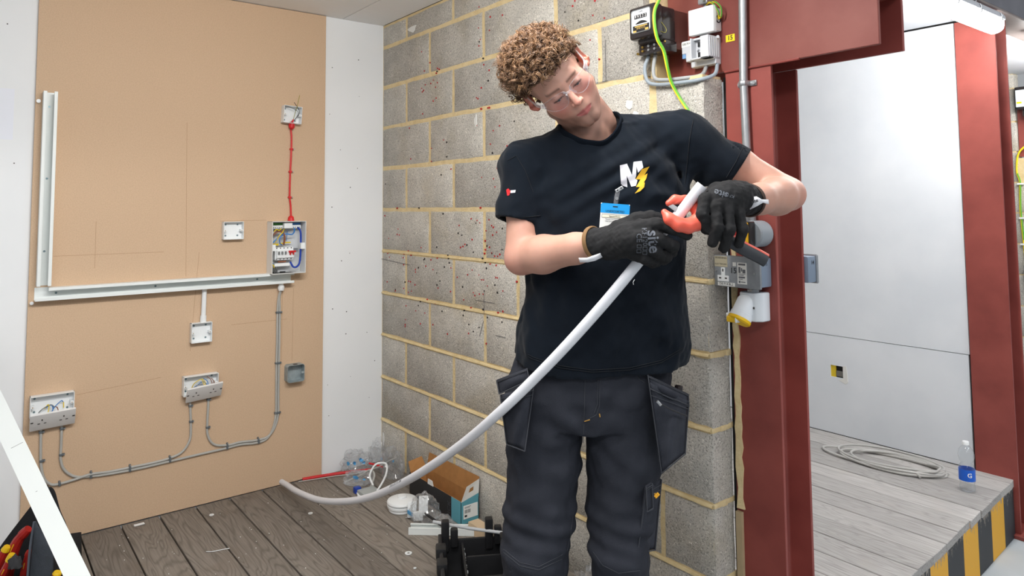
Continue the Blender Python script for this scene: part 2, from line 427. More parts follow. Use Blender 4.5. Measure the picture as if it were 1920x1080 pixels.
# next bay: deck, striped riser, panelled wall, ceiling
def edge_x(y): return 2.30+(y-.953)*(2.216-2.298)/(2.254-.953)
mb = MB(); mb.box((.03, .1, -.27), (2.15, 2.3, -.034)); deck2 = struct(mb.build('floor_next_bay', M_DARKWOOD, smooth=0))
y = .112
while y < 2.25:
    y1 = min(y+.15, 2.285)
    mb = MB(); dz = rg.uniform(-.0015, .0006)
    mb.prism([(.03, y+.003), (edge_x(y)+rg.uniform(-.003, .003), y+.003), (edge_x(y1)+rg.uniform(-.003, .003), y1-.002), (.03, y1-.002)], -.034, dz); mb.build('plank', M_PLANK2, deck2, bevel=.002, bseg=1)
    y = y1
def stripe_mat():
    m = bpy.data.materials.new('hazard_paint'); m.use_nodes = True; nt = m.node_tree; b = nt.nodes['Principled BSDF']; L = nt.links.new
    b.inputs['Roughness'].default_value = .6
    tc = nd(nt, 'ShaderNodeTexCoord'); sp = nd(nt, 'ShaderNodeSeparateXYZ'); L(tc.outputs['Object'], sp.inputs[0])
    a = nd(nt, 'ShaderNodeMath', operation='ADD'); a.inputs[1].default_value = 10*.384; L(sp.outputs['Y'], a.inputs[0])
    q = nd(nt, 'ShaderNodeMath', operation='MODULO'); q.inputs[1].default_value = .384; L(a.outputs[0], q.inputs[0])
    g = nd(nt, 'ShaderNodeMath', operation='LESS_THAN'); g.inputs[1].default_value = .192; L(q.outputs[0], g.inputs[0])
    x = nd(nt, 'ShaderNodeMix', data_type='RGBA'); L(g.outputs[0], x.inputs[0]); x.inputs[6].default_value = (*srgb(44, 46, 50), 1); x.inputs[7].default_value = (*srgb(232, 172, 40), 1)
    n = nd(nt, 'ShaderNodeTexNoise'); n.inputs['Scale'].default_value = 1; n.inputs['Detail'].default_value = 7; n.inputs['Roughness'].default_value = .75
    mp = nd(nt, 'ShaderNodeMapping'); mp.inputs['Scale'].default_value = (60, 60, 14); L(tc.outputs['Object'], mp.inputs[0]); L(mp.outputs[0], n.inputs[0])
    # wear is worst along the top arris
    zz = nd(nt, 'ShaderNodeMapRange'); zz.inputs[1].default_value = .16; zz.inputs[2].default_value = .262; zz.inputs[3].default_value = 0; zz.inputs[4].default_value = .24; L(sp.outputs['Z'], zz.inputs[0])
    ad = nd(nt, 'ShaderNodeMath', operation='ADD'); L(n.outputs['Fac'], ad.inputs[0]); L(zz.outputs[0], ad.inputs[1])
    gt = nd(nt, 'ShaderNodeMath', operation='GREATER_THAN'); gt.inputs[1].default_value = .69; L(ad.outputs[0], gt.inputs[0])
    y_ = nd(nt, 'ShaderNodeMix', data_type='RGBA'); L(gt.outputs[0], y_.inputs[0]); L(x.outputs[2], y_.inputs[6]); y_.inputs[7].default_value = (*srgb(150, 140, 128), 1); L(y_.outputs[2], b.inputs['Base Color'])
    return m
M_STRIPE = stripe_mat()
mb = MB(); yb = 2.27
mb.prism([(edge_x(.15)-.024, .15), (edge_x(.15)-.004, .15), (edge_x(yb)-.004, yb), (edge_x(yb)-.024, yb)], -.27, -.012)
riser = mb.build('step_riser', M_STRIPE, smooth=0, origin=(2.25, 1.144, -.27), bevel=.002)
tag(riser, 'black and yellow striped riser board along the edge of the raised deck', 'riser')
mb = MB(); mb.box((2.27, -2.6, -.27), (2.292, .1, -.012)); r2 = mb.build('step_riser', M_STRIPE, smooth=0, origin=(2.28, -1.2, -.27))
tag(r2, 'hazard striped riser under the deck edge where the man stands', 'riser')

mb = MB(); mb.box((.02, 2.30, -.05), (2.06, 2.40, 2.33)); wall_next = struct(mb.build('wall_next_bay', M_BLACK, smooth=0))
# two plasterboards with a ragged socket hole in the lower one
HX0, HX1, HZ0, HZ1 = 1.300, 1.376, .330, .398
mb = MB(); mb.box((.02, 2.288, .573), (2.045, 2.302, 2.303)); mb.build('panel', M_WHITE2, wall_next, bevel=.001)
mb = MB()
mb.box((.02, 2.288, .002), (HX0, 2.302, .570)); mb.box((HX1, 2.288, .002), (2.04, 2.302, .570)); mb.box((HX0, 2.288, .002), (HX1, 2.302, HZ0)); mb.box((HX0, 2.288, HZ1), (HX1, 2.302, .570))
mb.build('panel', M_WHITE2, wall_next, smooth=0)
mb = MB(); mb.box((HX0-.004, 2.294, HZ0-.003), (HX0+.03, 2.30, HZ1+.003)); mb.build('fixing_bracket', mat('yellow_steel', srgb(214, 184, 40), .5), wall_next)
mb = MB(); mb.box((HX0+.032, 2.291, HZ0+.006), (HX1-.004, 2.299, HZ1-.03)); mb.build('box_edge', mat('grey_steel_box', srgb(120, 118, 112), .5, metal=.4), wall_next, bevel=.002)
mb = MB(); mb.prism([(.318, HX1-.03), (.300, HX1+.012), (.312, HX1+.028), (.36, HX1+.026), (.405, HX1+.02), (.402, HX1), (.33, HX1)], 2.2855, 2.289, ax=1); mb.build('torn_paper', M_CHIP, wall_next)
mb = MB(); mb.box((.0, .1, 2.322), (2.10, 2.4, 2.40)); ceil2 = struct(mb.build('ceiling_next_bay', M_BLACK, smooth=0))
mb = MB(); mb.box((.02, .27, 2.312), (2.09, 2.284, 2.326)); mb.build('panel', M_WHITE2, ceil2, bevel=.001)
mb = MB(); mb.box((-.1, .1, -.3), (0, 2.4, 2.4)); struct(mb.build('wall_left_next_bay', M_WHITE2, smooth=0))

# ------------------------------------------------------------------ steel
def h_section(d, b, tf, tw, rr=.010):
    """outline of an H section: flanges across x (width b), depth d along y, root fillets"""
    pts = [(-b/2, 0), (b/2, 0), (b/2, tf)]
    for a in (0, 30, 60, 90): t = math.radians(a); pts.append((tw/2+rr-rr*math.sin(t), tf+rr-rr*math.cos(t)))
    for a in (90, 60, 30, 0): t = math.radians(a); pts.append((tw/2+rr-rr*math.sin(t), d-tf-rr+rr*math.cos(t)))
    pts += [(b/2, d-tf), (b/2, d), (-b/2, d), (-b/2, d-tf)]
    for a in (0, 30, 60, 90): t = math.radians(a); pts.append((-tw/2-rr+rr*math.sin(t), d-tf-rr+rr*math.cos(t)))
    for a in (90, 60, 30, 0): t = math.radians(a); pts.append((-tw/2-rr+rr*math.sin(t), tf+rr-rr*math.cos(t)))
    pts += [(-b/2, tf)]
    return pts
def column(x0, x1, y0, d, z0, z1, m, label):
    t = thing('steel_column', label, 'column', ((x0+x1)/2, y0+d/2, -.27))
    M = Matrix.Translation(((x0+x1)/2, y0, 0))
    mb = MB(); mb.prism(h_section(d, x1-x0, .011, .008), z0, z1, M); mb.build('shaft', m, t, smooth=35, bevel=.0012)
    mb = MB(); mb.box((x0-.05, y0-.03, -.27), (x1+.05, y0+d+.03, -.252)); mb.build('base_plate', m, t, bevel=.002)
    for sx, sy in ((x0-.03, y0-.012), (x1+.03, y0-.012), (x0-.03, y0+d+.012), (x1+.03, y0+d+.012)):
        mb = MB(); mb.cyl((sx, sy, -.252), (sx, sy, -.236), .014, 6); mb.cyl((sx, sy, -.236), (sx, sy, -.22), .008, 10); mb.build('anchor_bolt', M_GALV, t)
    return t
col1 = column(2.163, 2.325, .10, .152, -.252, 1.775, M_RED, 'red oxide steel column at the end of the block wall, beside the man')
col2 = column(2.052, 2.235, 2.276, .165, -.252, 2.30, M_RED, 'red oxide steel column behind the water bottle, at the far end of the deck')
# weld bead / paint run on the near column
bt = thing('steel_beam', 'chalky red oxide steel beam stub above the man, carrying the fuse holder', 'beam', (2.27, .18, 1.777))
def beam_plate(name, lo, hi, m): mb = MB(); mb.box(lo, hi); return mb.build(name, m, bt, bevel=.0015)
beam_plate('front_flange', (1.935, .10, 1.777), (2.648, .112, 2.16), M_REDCH)
beam_plate('back_flange', (1.935, .242, 1.777), (2.648, .254, 2.16), M_RED)
beam_plate('web', (1.935, .112, 1.93), (2.648, .242, 1.942), M_RED)
mb = MB(); mb.cyl((2.165, .096, 1.7755), (2.42, .098, 1.7755), .004, 8); mb.build('weld_bead', M_RED, bt)
# beige packing strip and dark gap between blocks and column
mb = MB()
vs = []; n = 30; rg = random.Random(8)
for i in range(n+1):
    z = .42+i*(1.34-.42)/n; w0 = 2.171+rg.uniform(-.003, .003); w1 = 2.190+rg.uniform(-.004, .004); vs += [(w0, .101, z), (w0, .092+rg.uniform(-.003, .003), z), (w1, .094, z), (w1, .101, z)]
fs = []
for i in range(n):
    a = i*4
    for q in range(4): fs.append((a+q, a+(q+1) % 4, a+4+(q+1) % 4, a+4+q))
mb.add(vs, fs); struct(mb.build('trim_1', M_MORTAR, smooth=60))
mb = MB(); mb.box((2.152, .104, 0), (2.166, .24, 1.76)); struct(mb.build('trim_2', M_BLACK, smooth=0))
mb = MB(); mb.box((2.166, .088, 0), (2.186, .1, .41)); struct(mb.build('trim_3', mat('pale_timber', srgb(190, 168, 132), .8, noise=.4, nscale=14), smooth=0))

# dark eaves beam over the bay fronts
M_GREYBEAM = mat('dark_grey_gloss', srgb(98, 98, 106), .35, noise=.4, nscale=9, col2=srgb(70, 70, 78))
M_GREYUND = mat('grey_brown_soffit', srgb(128, 118, 114), .55, noise=.4, nscale=8, col2=srgb(100, 90, 88))
hb = thing('eaves_beam', 'dark grey steel beam running over the bay fronts at top right', 'beam', (2.2, 2.4, 2.305))
mb = MB(); mb.box((2.12, .30, 2.305), (2.285, 5.2, 2.317)); mb.build('bottom_flange', M_GREYUND, hb, bevel=.0015)
mb = MB(); mb.box((2.270, .30, 2.317), (2.283, 5.2, 2.55)); mb.build('web', M_GREYBEAM, hb, bevel=.0015)

# ------------------------------------------------------------------ MDF practice board and what is fixed to it
BX = .018
mb = MB(); mb.box((.0005, -1.602, .002), (BX, -.342, 2.362)); mdf = mb.build('mdf_board', M_MDF, bevel=.001)
tag(mdf, 'tall brown MDF practice board fixed to the white wall', 'board')
mb = MB()
def pl_(y0, z0, y1, z1, w_=.0007):
    d = V((0, y1-y0, z1-z0)).normalized(); n = V((0, -d.z, d.y))*w_
    a, b_ = V((BX+.0003, y0, z0)), V((BX+.0003, y1, z1)); mb.add([a-n, b_-n, b_+n, a+n], [(0, 1, 2, 3)])
for q in [(-1.016, 1.75, -1.005, 1.04), (-1.52, 1.158, -1.1, 1.157), (-1.37, 1.30, -1.37, 1.10), (-.556, .94, -.556, .60), (-.50, .95, -.503, .59), (-.86, 1.292, -.64, 1.292), (-1.42, .577, -1.1, .60), (-.80, .80, -.53, .80), (-.95, 1.15, -.98, .7)]: pl_(*q)
mb.build('pencil_line', mat('pencil_on_mdf', srgb(168, 134, 102), .8), mdf, smooth=0)
BX = .0184
M_PVC = mat('white_pvc', srgb(236, 238, 238), .38)
M_PVCG = mat('greyish_pvc', srgb(232, 236, 234), .4)
M_SCREW = mat('zinc_screw', srgb(120, 140, 146), .4, metal=.6)
M_GREYCABLE = mat('grey_cable', srgb(176, 174, 168), .5)
M_CLIP = mat('dark_grey_clip', srgb(96, 102, 106), .5)
M_CU = mat('cu_case', srgb(226, 226, 224), .45)
M_CUIN = mat('cu_inside', srgb(206, 208, 210), .5)
C_ = {n: mat('wire_'+n, srgb(*c), .45) for n, c in dict(brown=(136, 84, 60), blue=(48, 120, 190), dkblue=(22, 60, 160), yellow=(226, 196, 40), green=(60, 140, 60), grey=(120, 122, 122), red=(206, 32, 36), black=(32, 32, 34), olive=(150, 144, 60)).items()}
def B(y, z, d=0): return V((BX+d, y, z))

def trunking(name, label, a, b_, wdir, wd, dp, gap0=0, gap1=0, screws=()):
    """open trunking run from a to b_ (on the board), width wd along wdir; inward-turned lips"""
    a, b_ = V(a), V(b_); L_ = (b_-a).length; t = thing(name, label, 'trunking', (a+b_)/2)
    ex = (b_-a).normalized(); ey = V(wdir); ez = V((1, 0, 0))
    M = Matrix(((ex.x, ey.x, ez.x, a.x), (ex.y, ey.y, ez.y, a.y), (ex.z, ey.z, ez.z, a.z), (0, 0, 0, 1)))
    flip = ex.cross(ey).dot(ez) < 0
    def part(nm, lo, hi, bv=.0012):
        q = MB(); q.box(lo, hi, M)
        if flip: q.f = [tuple(reversed(f)) for f in q.f]
        return q.build(nm, M_PVCG, t, bevel=bv)
    part('back', (0, 0, 0), (L_, wd, .002))
    for nm, y0, y1, g in (('side', 0, .002, gap0), ('side', wd-.002, wd, gap1)): part(nm, (g, y0, .0), (L_, y1, dp-.002), .0006)
    part('lip', (gap0, 0, dp-.003), (L_, .0125, dp), .001); part('lip', (gap1, wd-.0125, dp-.003), (L_, wd, dp), .001)
    for s in screws:
        c = M @ V((s, wd/2, .002)); q = MB(); q.cyl(c, c+V((.002, 0, 0)), .0045, 10); q.build('screw', M_SCREW, t)
    return t, M
trunking('cable_trunking', 'upright length of open white trunking at the left of the MDF board', B(-1.578, 1.84), B(-1.578, 1.04), (0, 1, 0), .05, .05, screws=(.06, .36, .66))
trunking('cable_trunking', 'long horizontal run of open white trunking under the fuse board', B(-1.582, .981), B(-.515, .981), (0, 0, 1), .052, .05, gap1=.045, screws=(.075, .45, .9))
q = MB(); q.cyl(B(-1.592, 1.80), B(-1.592, 1.80, .012), .004, 8); q.cyl(B(-1.592, 1.80, .012), B(-1.592, 1.80, .015), .008, 10)
tag(q.build('board_screw', M_PVC), 'small white screw beside the top of the upright trunking', 'screw')
q = MB(); q.cyl(B(-1.590, .972), B(-1.590, .972, .012), .004, 8); q.cyl(B(-1.590, .972, .012), B(-1.590, .972, .015), .007, 10)
tag(q.build('board_screw', M_PVC), 'small white screw below the trunking corner', 'screw')

def open_box(t, y0, y1, z0, z1, dp, m, mi, name='back_box', wt=.0025, rot=0, lugs=True, screws=4):
    """open-fronted pattress: walls, floor, fixing lugs"""
    cy, cz = (y0+y1)/2, (z0+z1)/2
    R = Matrix.Translation((0, cy, cz)) @ Matrix.Rotation(rot, 4, 'X') @ Matrix.Translation((0, -cy, -cz))
    q = MB(); x0 = BX; x1 = BX+dp
    q.box((x0, y0, z0), (x0+.002, y1, z1), R)
    for lo, hi in (((x0, y0, z0), (x1, y0+wt, z1)), ((x0, y1-wt, z0), (x1, y1, z1)), ((x0, y0, z0), (x1, y1, z0+wt)), ((x0, y0, z1-wt), (x1, y1, z1))): q.box(lo, hi, R)
    body = q.build(name, m, t, bevel=.0009)
    if lugs:
        for y, s in ((y0+wt, 1), (y1-wt, -1)):
            q = MB(); q.box((x0+.002, min(y, y+s*.012), cz-.005), (x1-.004, max(y, y+s*.012), cz+.006), R); q.build('lug', mi, t, bevel=.001)
            q = MB(); c = R @ V((x1-.004, y+s*.006, cz)); q.cyl(c, c+V((.0006, 0, 0)), .002, 8); q.build('lug_insert', mat('brass', srgb(170, 140, 70), .35, metal=.8), t)
    for k in range(screws):
        y = y0+.016 if k % 2 == 0 else y1-.022; z = z1-.014 if k < 2 else z0+.018
        q = MB(); c = R @ V((x0+.002, y, z)); q.cyl(c, c+V((.0018, 0, 0)), .0042, 10); q.build('screw', M_SCREW, t)
    q = MB(); c = R @ V((x0+.002, cy-.006, cz+.004)); q.lathe([(.0085, 0), (.0085, .0006), (.0095, .0006), (.0095, 0)], Matrix.Translation(c) @ Matrix.Rotation(math.pi/2, 4, 'Y'), 20); q.build('knockout', mi, t)
    return R
# single pattress with red gland at the top of the board
t = thing('surface_box', 'small white wall box with a red gland beneath, at the top of the board', 'box', B(-.527, 1.775))
open_box(t, -.575, -.482, 1.776, 1.864, .04, M_PVC, M_PVC, rot=math.radians(-3))
q = MB(); q.lathe([(.0, -.002), (.008, -.002), (.0135, .004), (.015, .012), (.015, .026), (0, .026)], Matrix.Translation(B(-.527, 1.751, .018)), 12); q.build('gland', C_['red'], t, smooth=25)
q = MB(); q.cyl(B(-.527, 1.779, .018), B(-.525, 1.785, .018), .013, 12, .006); q.cyl(B(-.525, 1.785, .018), B(-.518, 1.797, .02), .0055, 8, .004); q.build('gland_nut', C_['red'], t)
for c, pts in (('olive', [(-.521, 1.79, .02), (-.515, 1.83, .03), (-.508, 1.865, .04), (-.498, 1.92, .045)]), ('grey', [(-.520, 1.79, .02), (-.505, 1.812, .03), (-.500, 1.832, .035), (-.515, 1.845, .04), (-.56, 1.862, .035)]), ('black', [(-.519, 1.79, .02), (-.497, 1.82, .028), (-.493, 1.838, .03), (-.505, 1.858, .038), (-.525, 1.882, .042)])):
    q = MB(); q.tube(spline([B(*p) for p in pts], 6), .0016, 6); q.build('wire', C_[c], t)
# red cable
rc = thing('fire_cable', 'straight red cable dropping from the top box to the fuse board', 'cable', B(-.521, 1.30))
q = MB(); q.tube(spline([B(y, z, .008) for y, z in ((-.527, 1.752), (-.523, 1.70), (-.524, 1.62), (-.527, 1.534), (-.529, 1.44), (-.528, 1.40), (-.523, 1.36), (-.520, 1.305))], 6), .0045, 8); q.build('sheath', C_['red'], rc)
for z, y in ((1.648, -.523), (1.534, -.527), (1.405, -.528)):
    q = MB(); q.box(B(y-.008, z-.004, 0), B(y+.008, z+.004, .013)); q.build('clip', C_['red'], rc, bevel=.001)
    q = MB(); q.cyl(B(y+.011, z, 0), B(y+.011, z, .014), .0035, 8); q.build('clip_screw', M_GALV, rc)
# empty single box
t = thing('surface_box', 'small empty white wall box in the middle of the MDF board', 'box', B(-.803, 1.203))
open_box(t, -.851, -.758, 1.204, 1.288, .032, M_PVC, M_PVC)
# dropper conduit and its box
t = thing('drop_conduit', 'short white conduit dropping from the trunking to a wall box', 'conduit', B(-.929, .83))
q = MB(); q.tube([B(-.926, .985, .012), B(-.929, .83, .012)], .0105, 14); q.build('tube', M_PVC, t)
q = MB(); q.cyl(B(-.9285, .858, .012), B(-.929, .828, .012), .0135, 14); q.build('coupler', M_PVC, t)
t = thing('surface_box', 'small white wall box fed by the short white conduit', 'box', B(-.937, .738))
open_box(t, -.983, -.893, .738, .828, .032, M_PVC, M_PVC)
# double sockets with faceplates hanging off
M_PLATE = mat('socket_plate', srgb(226, 224, 222), .35)
M_SLOT = mat('socket_slot', srgb(70, 66, 62), .7)
def double_socket(label, y0, y1, z0, z1, tilt, wires):
    t = thing('double_socket', label, 'socket', B((y0+y1)/2, z0))
    open_box(t, y0, y1, z0, z1, .038, M_PVC, M_PVC)
    # faceplate lies nose-down: top edge near the box rim, bottom edge swung outwards
    cy = (y0+y1)/2; M = Matrix.Translation(B(cy+tilt[2], z0+tilt[0], .078)) @ Matrix.Rotation(tilt[3], 4, 'X') @ Matrix.Rotation(math.radians(tilt[1]), 4, 'Y')
    W = (y1-y0)/2+.002; H = .086
    q = MB(); q.box((-.009, -W, -H), (0, W, 0), M); pl = q.build('faceplate', M_PLATE, t, bevel=.003, bseg=2)
    for s in (-1, 1):
        for dy, dz, a, b_ in ((0, -.03, .0022, .004), (-.0105, -.049, .0042, .002), (.0105, -.049, .0042, .002), (-.034*s*-1+0*s, -.038, .0045, .003)):
            q = MB(); yy = s*.037+dy; q.box((-.0004, yy-a, dz-b_), (.0007, yy+a, dz+b_), M); q.build('slot', M_SLOT, pl)
    for c, pts in wires:
        q = MB(); q.tube(spline([B(*p) for p in pts], 6), .0018, 6); q.build('wire', C_[c], t)
    return t
double_socket('double socket with hanging faceplate, lower middle of the MDF board', -1.012, -.862, .505, .592, (.044, 36, .008, math.radians(4)),
    [('yellow', [(-.975, .52, .01), (-.965, .555, .02), (-.93, .572, .025), (-.918, .545, .035), (-.92, .53, .045)]), ('grey', [(-.98, .52, .01), (-.955, .545, .02), (-.93, .548, .03)]), ('blue', [(-.925, .573, .02), (-.91, .56, .03), (-.908, .535, .045)]), ('blue', [(-.96, .54, .02), (-.925, .558, .02), (-.902, .53, .045)]), ('brown', [(-.91, .58, .02), (-.895, .565, .03), (-.888, .535, .045)]), ('brown', [(-.89, .57, .02), (-.88, .55, .03), (-.895, .53, .045)]), ('yellow', [(-.932, .57, .02), (-.925, .55, .03), (-.925, .53, .045)])])
double_socket('double socket with hanging faceplate, at the left edge of the MDF board', -1.584, -1.432, .515, .600, (.022, 34, .0, math.radians(2)),
    [('grey', [(-1.553, .53, .01), (-1.54, .545, .02), (-1.515, .558, .025), (-1.50, .548, .03)]), ('yellow', [(-1.535, .545, .02), (-1.522, .56, .025), (-1.52, .545, .03), (-1.526, .525, .045)]), ('blue', [(-1.53, .548, .02), (-1.512, .556, .025), (-1.506, .54, .03), (-1.514, .525, .045)]), ('blue', [(-1.512, .53, .04), (-1.50, .548, .03), (-1.478, .566, .02), (-1.470, .560, .012)]), ('brown', [(-1.505, .548, .025), (-1.492, .545, .03), (-1.488, .53, .045)]), ('yellow', [(-1.468, .558, .01), (-1.467, .535, .012)])])
# galvanised back box
t = thing('metal_back_box', 'empty galvanised steel back box low at the right of the board', 'box', B(-.5, .495))
M_KN = mat('galv_box', srgb(168, 178, 180), .45, metal=.3, noise=.5, nscale=40, col2=srgb(124, 134, 138))
q = MB()
def rrect(cy, cz, w_, h_, r, n=5):
    P = []
    for sx, sy, a0 in ((1, 1, 0), (-1, 1, 90), (-1, -1, 180), (1, -1, 270)):
        for k in range(n+1):
            a = math.radians(a0+90*k/n); P.append((cy+sx*(w_/2-r)+r*math.cos(a), cz+sy*(h_/2-r)+r*math.sin(a)))
    return P
o_, i_ = rrect(-.498, .537, .086, .084, .012), rrect(-.498, .537, .082, .08, .010)
n = len(o_); vs = [B(y, z, 0) for y, z in o_]+[B(y, z, .046) for y, z in o_]+[B(y, z, .046) for y, z in i_]+[B(y, z, .002) for y, z in i_]
fs = []
for k in range(n):
    j = (k+1) % n
    fs += [(k, j, n+j, n+k), (n+k, n+j, 2*n+j, 2*n+k), (2*n+k, 2*n+j, 3*n+j, 3*n+k)]
fs.append(tuple(3*n+k for k in range(n))); fs.append(tuple(reversed(range(n))))
q.add(vs, fs); q.build('body', M_KN, t, smooth=40)
q = MB(); q.box(B(-.47, .532, .034), B(-.457, .542, .044)); q.build('lug', M_KN, t, bevel=.001)
q = MB(); q.cyl(B(-.498, .578, .03), B(-.498, .580, .03), .012, 14); q.build('knockout', C_['black'], t)
# fuse board
t = thing('consumer_unit', 'small open white fuse board with breakers and coloured wiring', 'fuse board', B(-.545, 1.03))
CY0, CY1, CZ0, CZ1, CD = -.637, -.468, 1.030, 1.286, .078
q = MB(); w_ = .003
q.box(B(CY0, CZ0, 0), B(CY1, CZ1, .002))
for lo, hi in ((B(CY0, CZ0), B(CY0+w_, CZ1, CD)), (B(CY1-w_, CZ0), B(CY1, CZ1, CD)), (B(CY0, CZ0), B(CY1, CZ0+w_, CD)), (B(CY0, CZ1-w_), B(CY1, CZ1, CD))): q.box(lo, hi)
q.build('case', M_CU, t, bevel=.001)
def cu(nm, y0, y1, z0, z1, d0, d1, m, bv=.0006):
    """box in fractions of the case width / height"""
    W, H = CY1-CY0, CZ1-CZ0
    q = MB(); q.box(B(CY0+y0*W, CZ0+z0*H, d0), B(CY0+y1*W, CZ0+z1*H, d1)); return q.build(nm, m, t, bevel=bv)
cu('back_liner', .04, .96, .03, .97, .002, .004, M_CUIN)
cu('terminal_label', .08, .40, .925, .965, .03, .034, C_['green']); cu('terminal_label', .62, .92, .925, .965, .03, .034, C_['blue'])
cu('terminal_bar', .08, .93, .86, .925, .02, .036, M_PVC); cu('cover_bracket', .38, .62, .865, .97, .036, .06, M_PVC); cu('cover_bracket', .01, .12, .44, .56, .055, .07, M_PVC); cu('cover_bracket', .86, .99, .46, .58, .055, .07, M_PVC)
for k in range(14): cu('terminal_screw', .11+k*.058, .135+k*.058, .872, .888, .036, .0375, C_['black'])
cu('din_rail', .14, .90, .40, .47, .004, .012, M_GALV)
bk = cu('breaker_row', .16, .70, .26, .50, .012, .040, M_PVC)
cu('breaker_front', .20, .70, .30, .44, .040, .052, M_PVC)
for k in range(5):
    cu('breaker_terminal', .195+k*.107, .225+k*.107, .475, .495, .040, .0415, C_['black']); cu('breaker_terminal', .19+k*.107, .22+k*.107, .268, .286, .040, .0415, C_['black'])
for k in range(3): cu('switch_lever', .225+k*.098, .265+k*.098, .37, .425, .052, .062, C_['grey'])
cu('main_switch', .53, .73, .40, .435, .052, .064, C_['red'])
for k in range(2): cu('switch_lever', .56+k*.09, .60+k*.09, .355, .40, .052, .060, C_['red'])
cu('warning_label', .08, .28, .535, .575, .03, .032, C_['yellow']); cu('warning_label', .30, .43, .555, .585, .03, .032, C_['yellow']); cu('warning_label', .46, .64, .575, .6, .03, .032, C_['yellow'])
cu('busbar_cover', .14, .58, .14, .20, .036, .046, M_PVC); cu('busbar', .26, .50, .21, .24, .03, .036, C_['brown'])
cu('entry_slot', .09, .27, .012, .03, .004, .02, C_['black']); cu('entry_slot', .38, .52, .012, .03, .004, .02, C_['black'])
def cw(c, pts, r=.0022):
    W, H = CY1-CY0, CZ1-CZ0
    q = MB(); q.tube(spline([B(CY0+a*W, CZ0+b_*H, d) for a, b_, d in pts], 6), r, 8); q.build('wire', C_[c], t)
cw('dkblue', [(.83, .88, .03), (.885, .80, .05), (.90, .6, .05), (.885, .4, .055), (.86, .2, .055), (.78, .12, .055), (.68, .12, .05), (.60, .22, .045)], .0048)
cw('blue', [(.74, .88, .03), (.70, .80, .05), (.62, .745, .055), (.45, .755, .05), (.30, .74, .05), (.18, .66, .05), (.05, .58, .045)], .0032)
cw('blue', [(.45, .75, .045), (.33, .72, .05), (.27, .66, .05), (.29, .58, .045), (.36, .55, .04)], .0024)
cw('blue', [(.56, .8, .02), (.52, .7, .03), (.50, .62, .035)], .0018)
cw('brown', [(.40, .55, .04), (.405, .68, .05), (.37, .78, .05), (.28, .82, .045), (.15, .78, .04), (.06, .68, .04), (.04, .6, .035)], .0032)
cw('brown', [(.42, .55, .04), (.43, .66, .05), (.40, .76, .05), (.24, .80, .05), (.10, .74, .045)], .0028)
cw('yellow', [(.43, .86, .04), (.33, .78, .055), (.22, .70, .055), (.16, .6, .045)], .0024)
cw('yellow', [(.10, .80, .05), (.16, .845, .055), (.24, .83, .055), (.32, .86, .05)], .0026)
cw('blue', [(.03, .3, .04), (.06, .22, .045), (.12, .18, .04)], .003); cw('yellow', [(.02, .22, .04), (.10, .17, .045), (.14, .12, .04)], .003); cw('grey', [(.14, .13, .04), (.18, .07, .03), (.19, .0, .02)], .004); cw('grey', [(.16, .15, .04), (.24, .08, .03), (.25, .0, .02)], .004)
q = MB(); q.lathe([(0, 0), (.016, 0), (.016, .006), (.0145, .010), (.0145, .018), (.008, .026), (0, .026)], Matrix.Translation(B(-.548, CZ1, .012)), 12)
g = q.build('gland', C_['red'], t, smooth=25)
g.location += V((0, .026, 0))
# grey cables with clips
gl = thing('cable_gland', 'white stuffing gland under the trunking taking the grey cables', 'gland', B(-.57, .94))
q = MB(); q.lathe([(0, 0), (.0125, 0), (.0145, .006), (.0145, .022), (.011, .026), (.011, .042), (0, .042)], Matrix.Translation(B(-.57, .945, .02)), 14); q.build('body', M_PVC, gl, smooth=25)
q = MB(); q.lathe([(.0146, .008), (.0160, .009), (.0160, .019), (.0146, .02)], Matrix.Translation(B(-.57, .945, .02)), 8); q.build('nut', M_PVC, gl, smooth=20)
def cable(label, pts, clips, r=.0052):
    t = thing('grey_cable', label, 'cable', B(pts[-1][0], min(p[1] for p in pts)))
    P = spline([B(y, z, .0065+dx) for y, z, dx in [(p+(0,))[:3] for p in pts]], 7)
    q = MB(); q.tube(P, r, 10); q.build('sheath', M_GREYCABLE, t)
    for y, z, a, wd in clips:
        M = Matrix.Translation(B(y, z)) @ Matrix.Rotation(math.radians(a), 4, 'X')
        q = MB(); q.box((0, -wd, -.0045), (.0145, wd, .0045), M); q.box((0, wd, -.004), (.010, wd+.006, .004), M); q.build('clip', M_CLIP, t, bevel=.0015)
        q = MB(); c = M @ V((.010, wd+.003, 0)); q.cyl(c, c+V((.003, 0, 0)), .0028, 8); q.build('clip_nail', M_GALV, t)
    return t
cable('grey cable looping from the gland to the right cable entry of the middle double socket', [(-.569, .95, .012), (-.573, .91, .002), (-.570, .85), (-.570, .72), (-.571, .59), (-.571, .44), (-.571, .345), (-.588, .283), (-.62, .248), (-.675, .241), (-.749, .248), (-.805, .246), (-.868, .262), (-.897, .31), (-.900, .371), (-.898, .43), (-.897, .50)], [(-.899, .345, 0, .007), (-.898, .47, 0, .007)])
cable('long grey cable running low from the gland to the left double socket', [(-.571, .95, .014), (-.578, .91, .003), (-.5815, .84), (-.5815, .70), (-.583, .59), (-.582, .44), (-.583, .34), (-.60, .272), (-.63, .236), (-.68, .229), (-.749, .236), (-.82, .233), (-.916, .231), (-1.056, .227), (-1.159, .224), (-1.28, .226), (-1.361, .233), (-1.419, .246), (-1.457, .282), (-1.471, .328), (-1.471, .381), (-1.471, .51)], [(-.577, .838, 0, .013), (-.577, .592, 0, .013), (-.577, .353, 0, .013), (-.665, .236, 96, .012), (-.81, .240, 88, .012), (-1.47, .345, 0, .007), (-1.471, .45, 0, .007)])
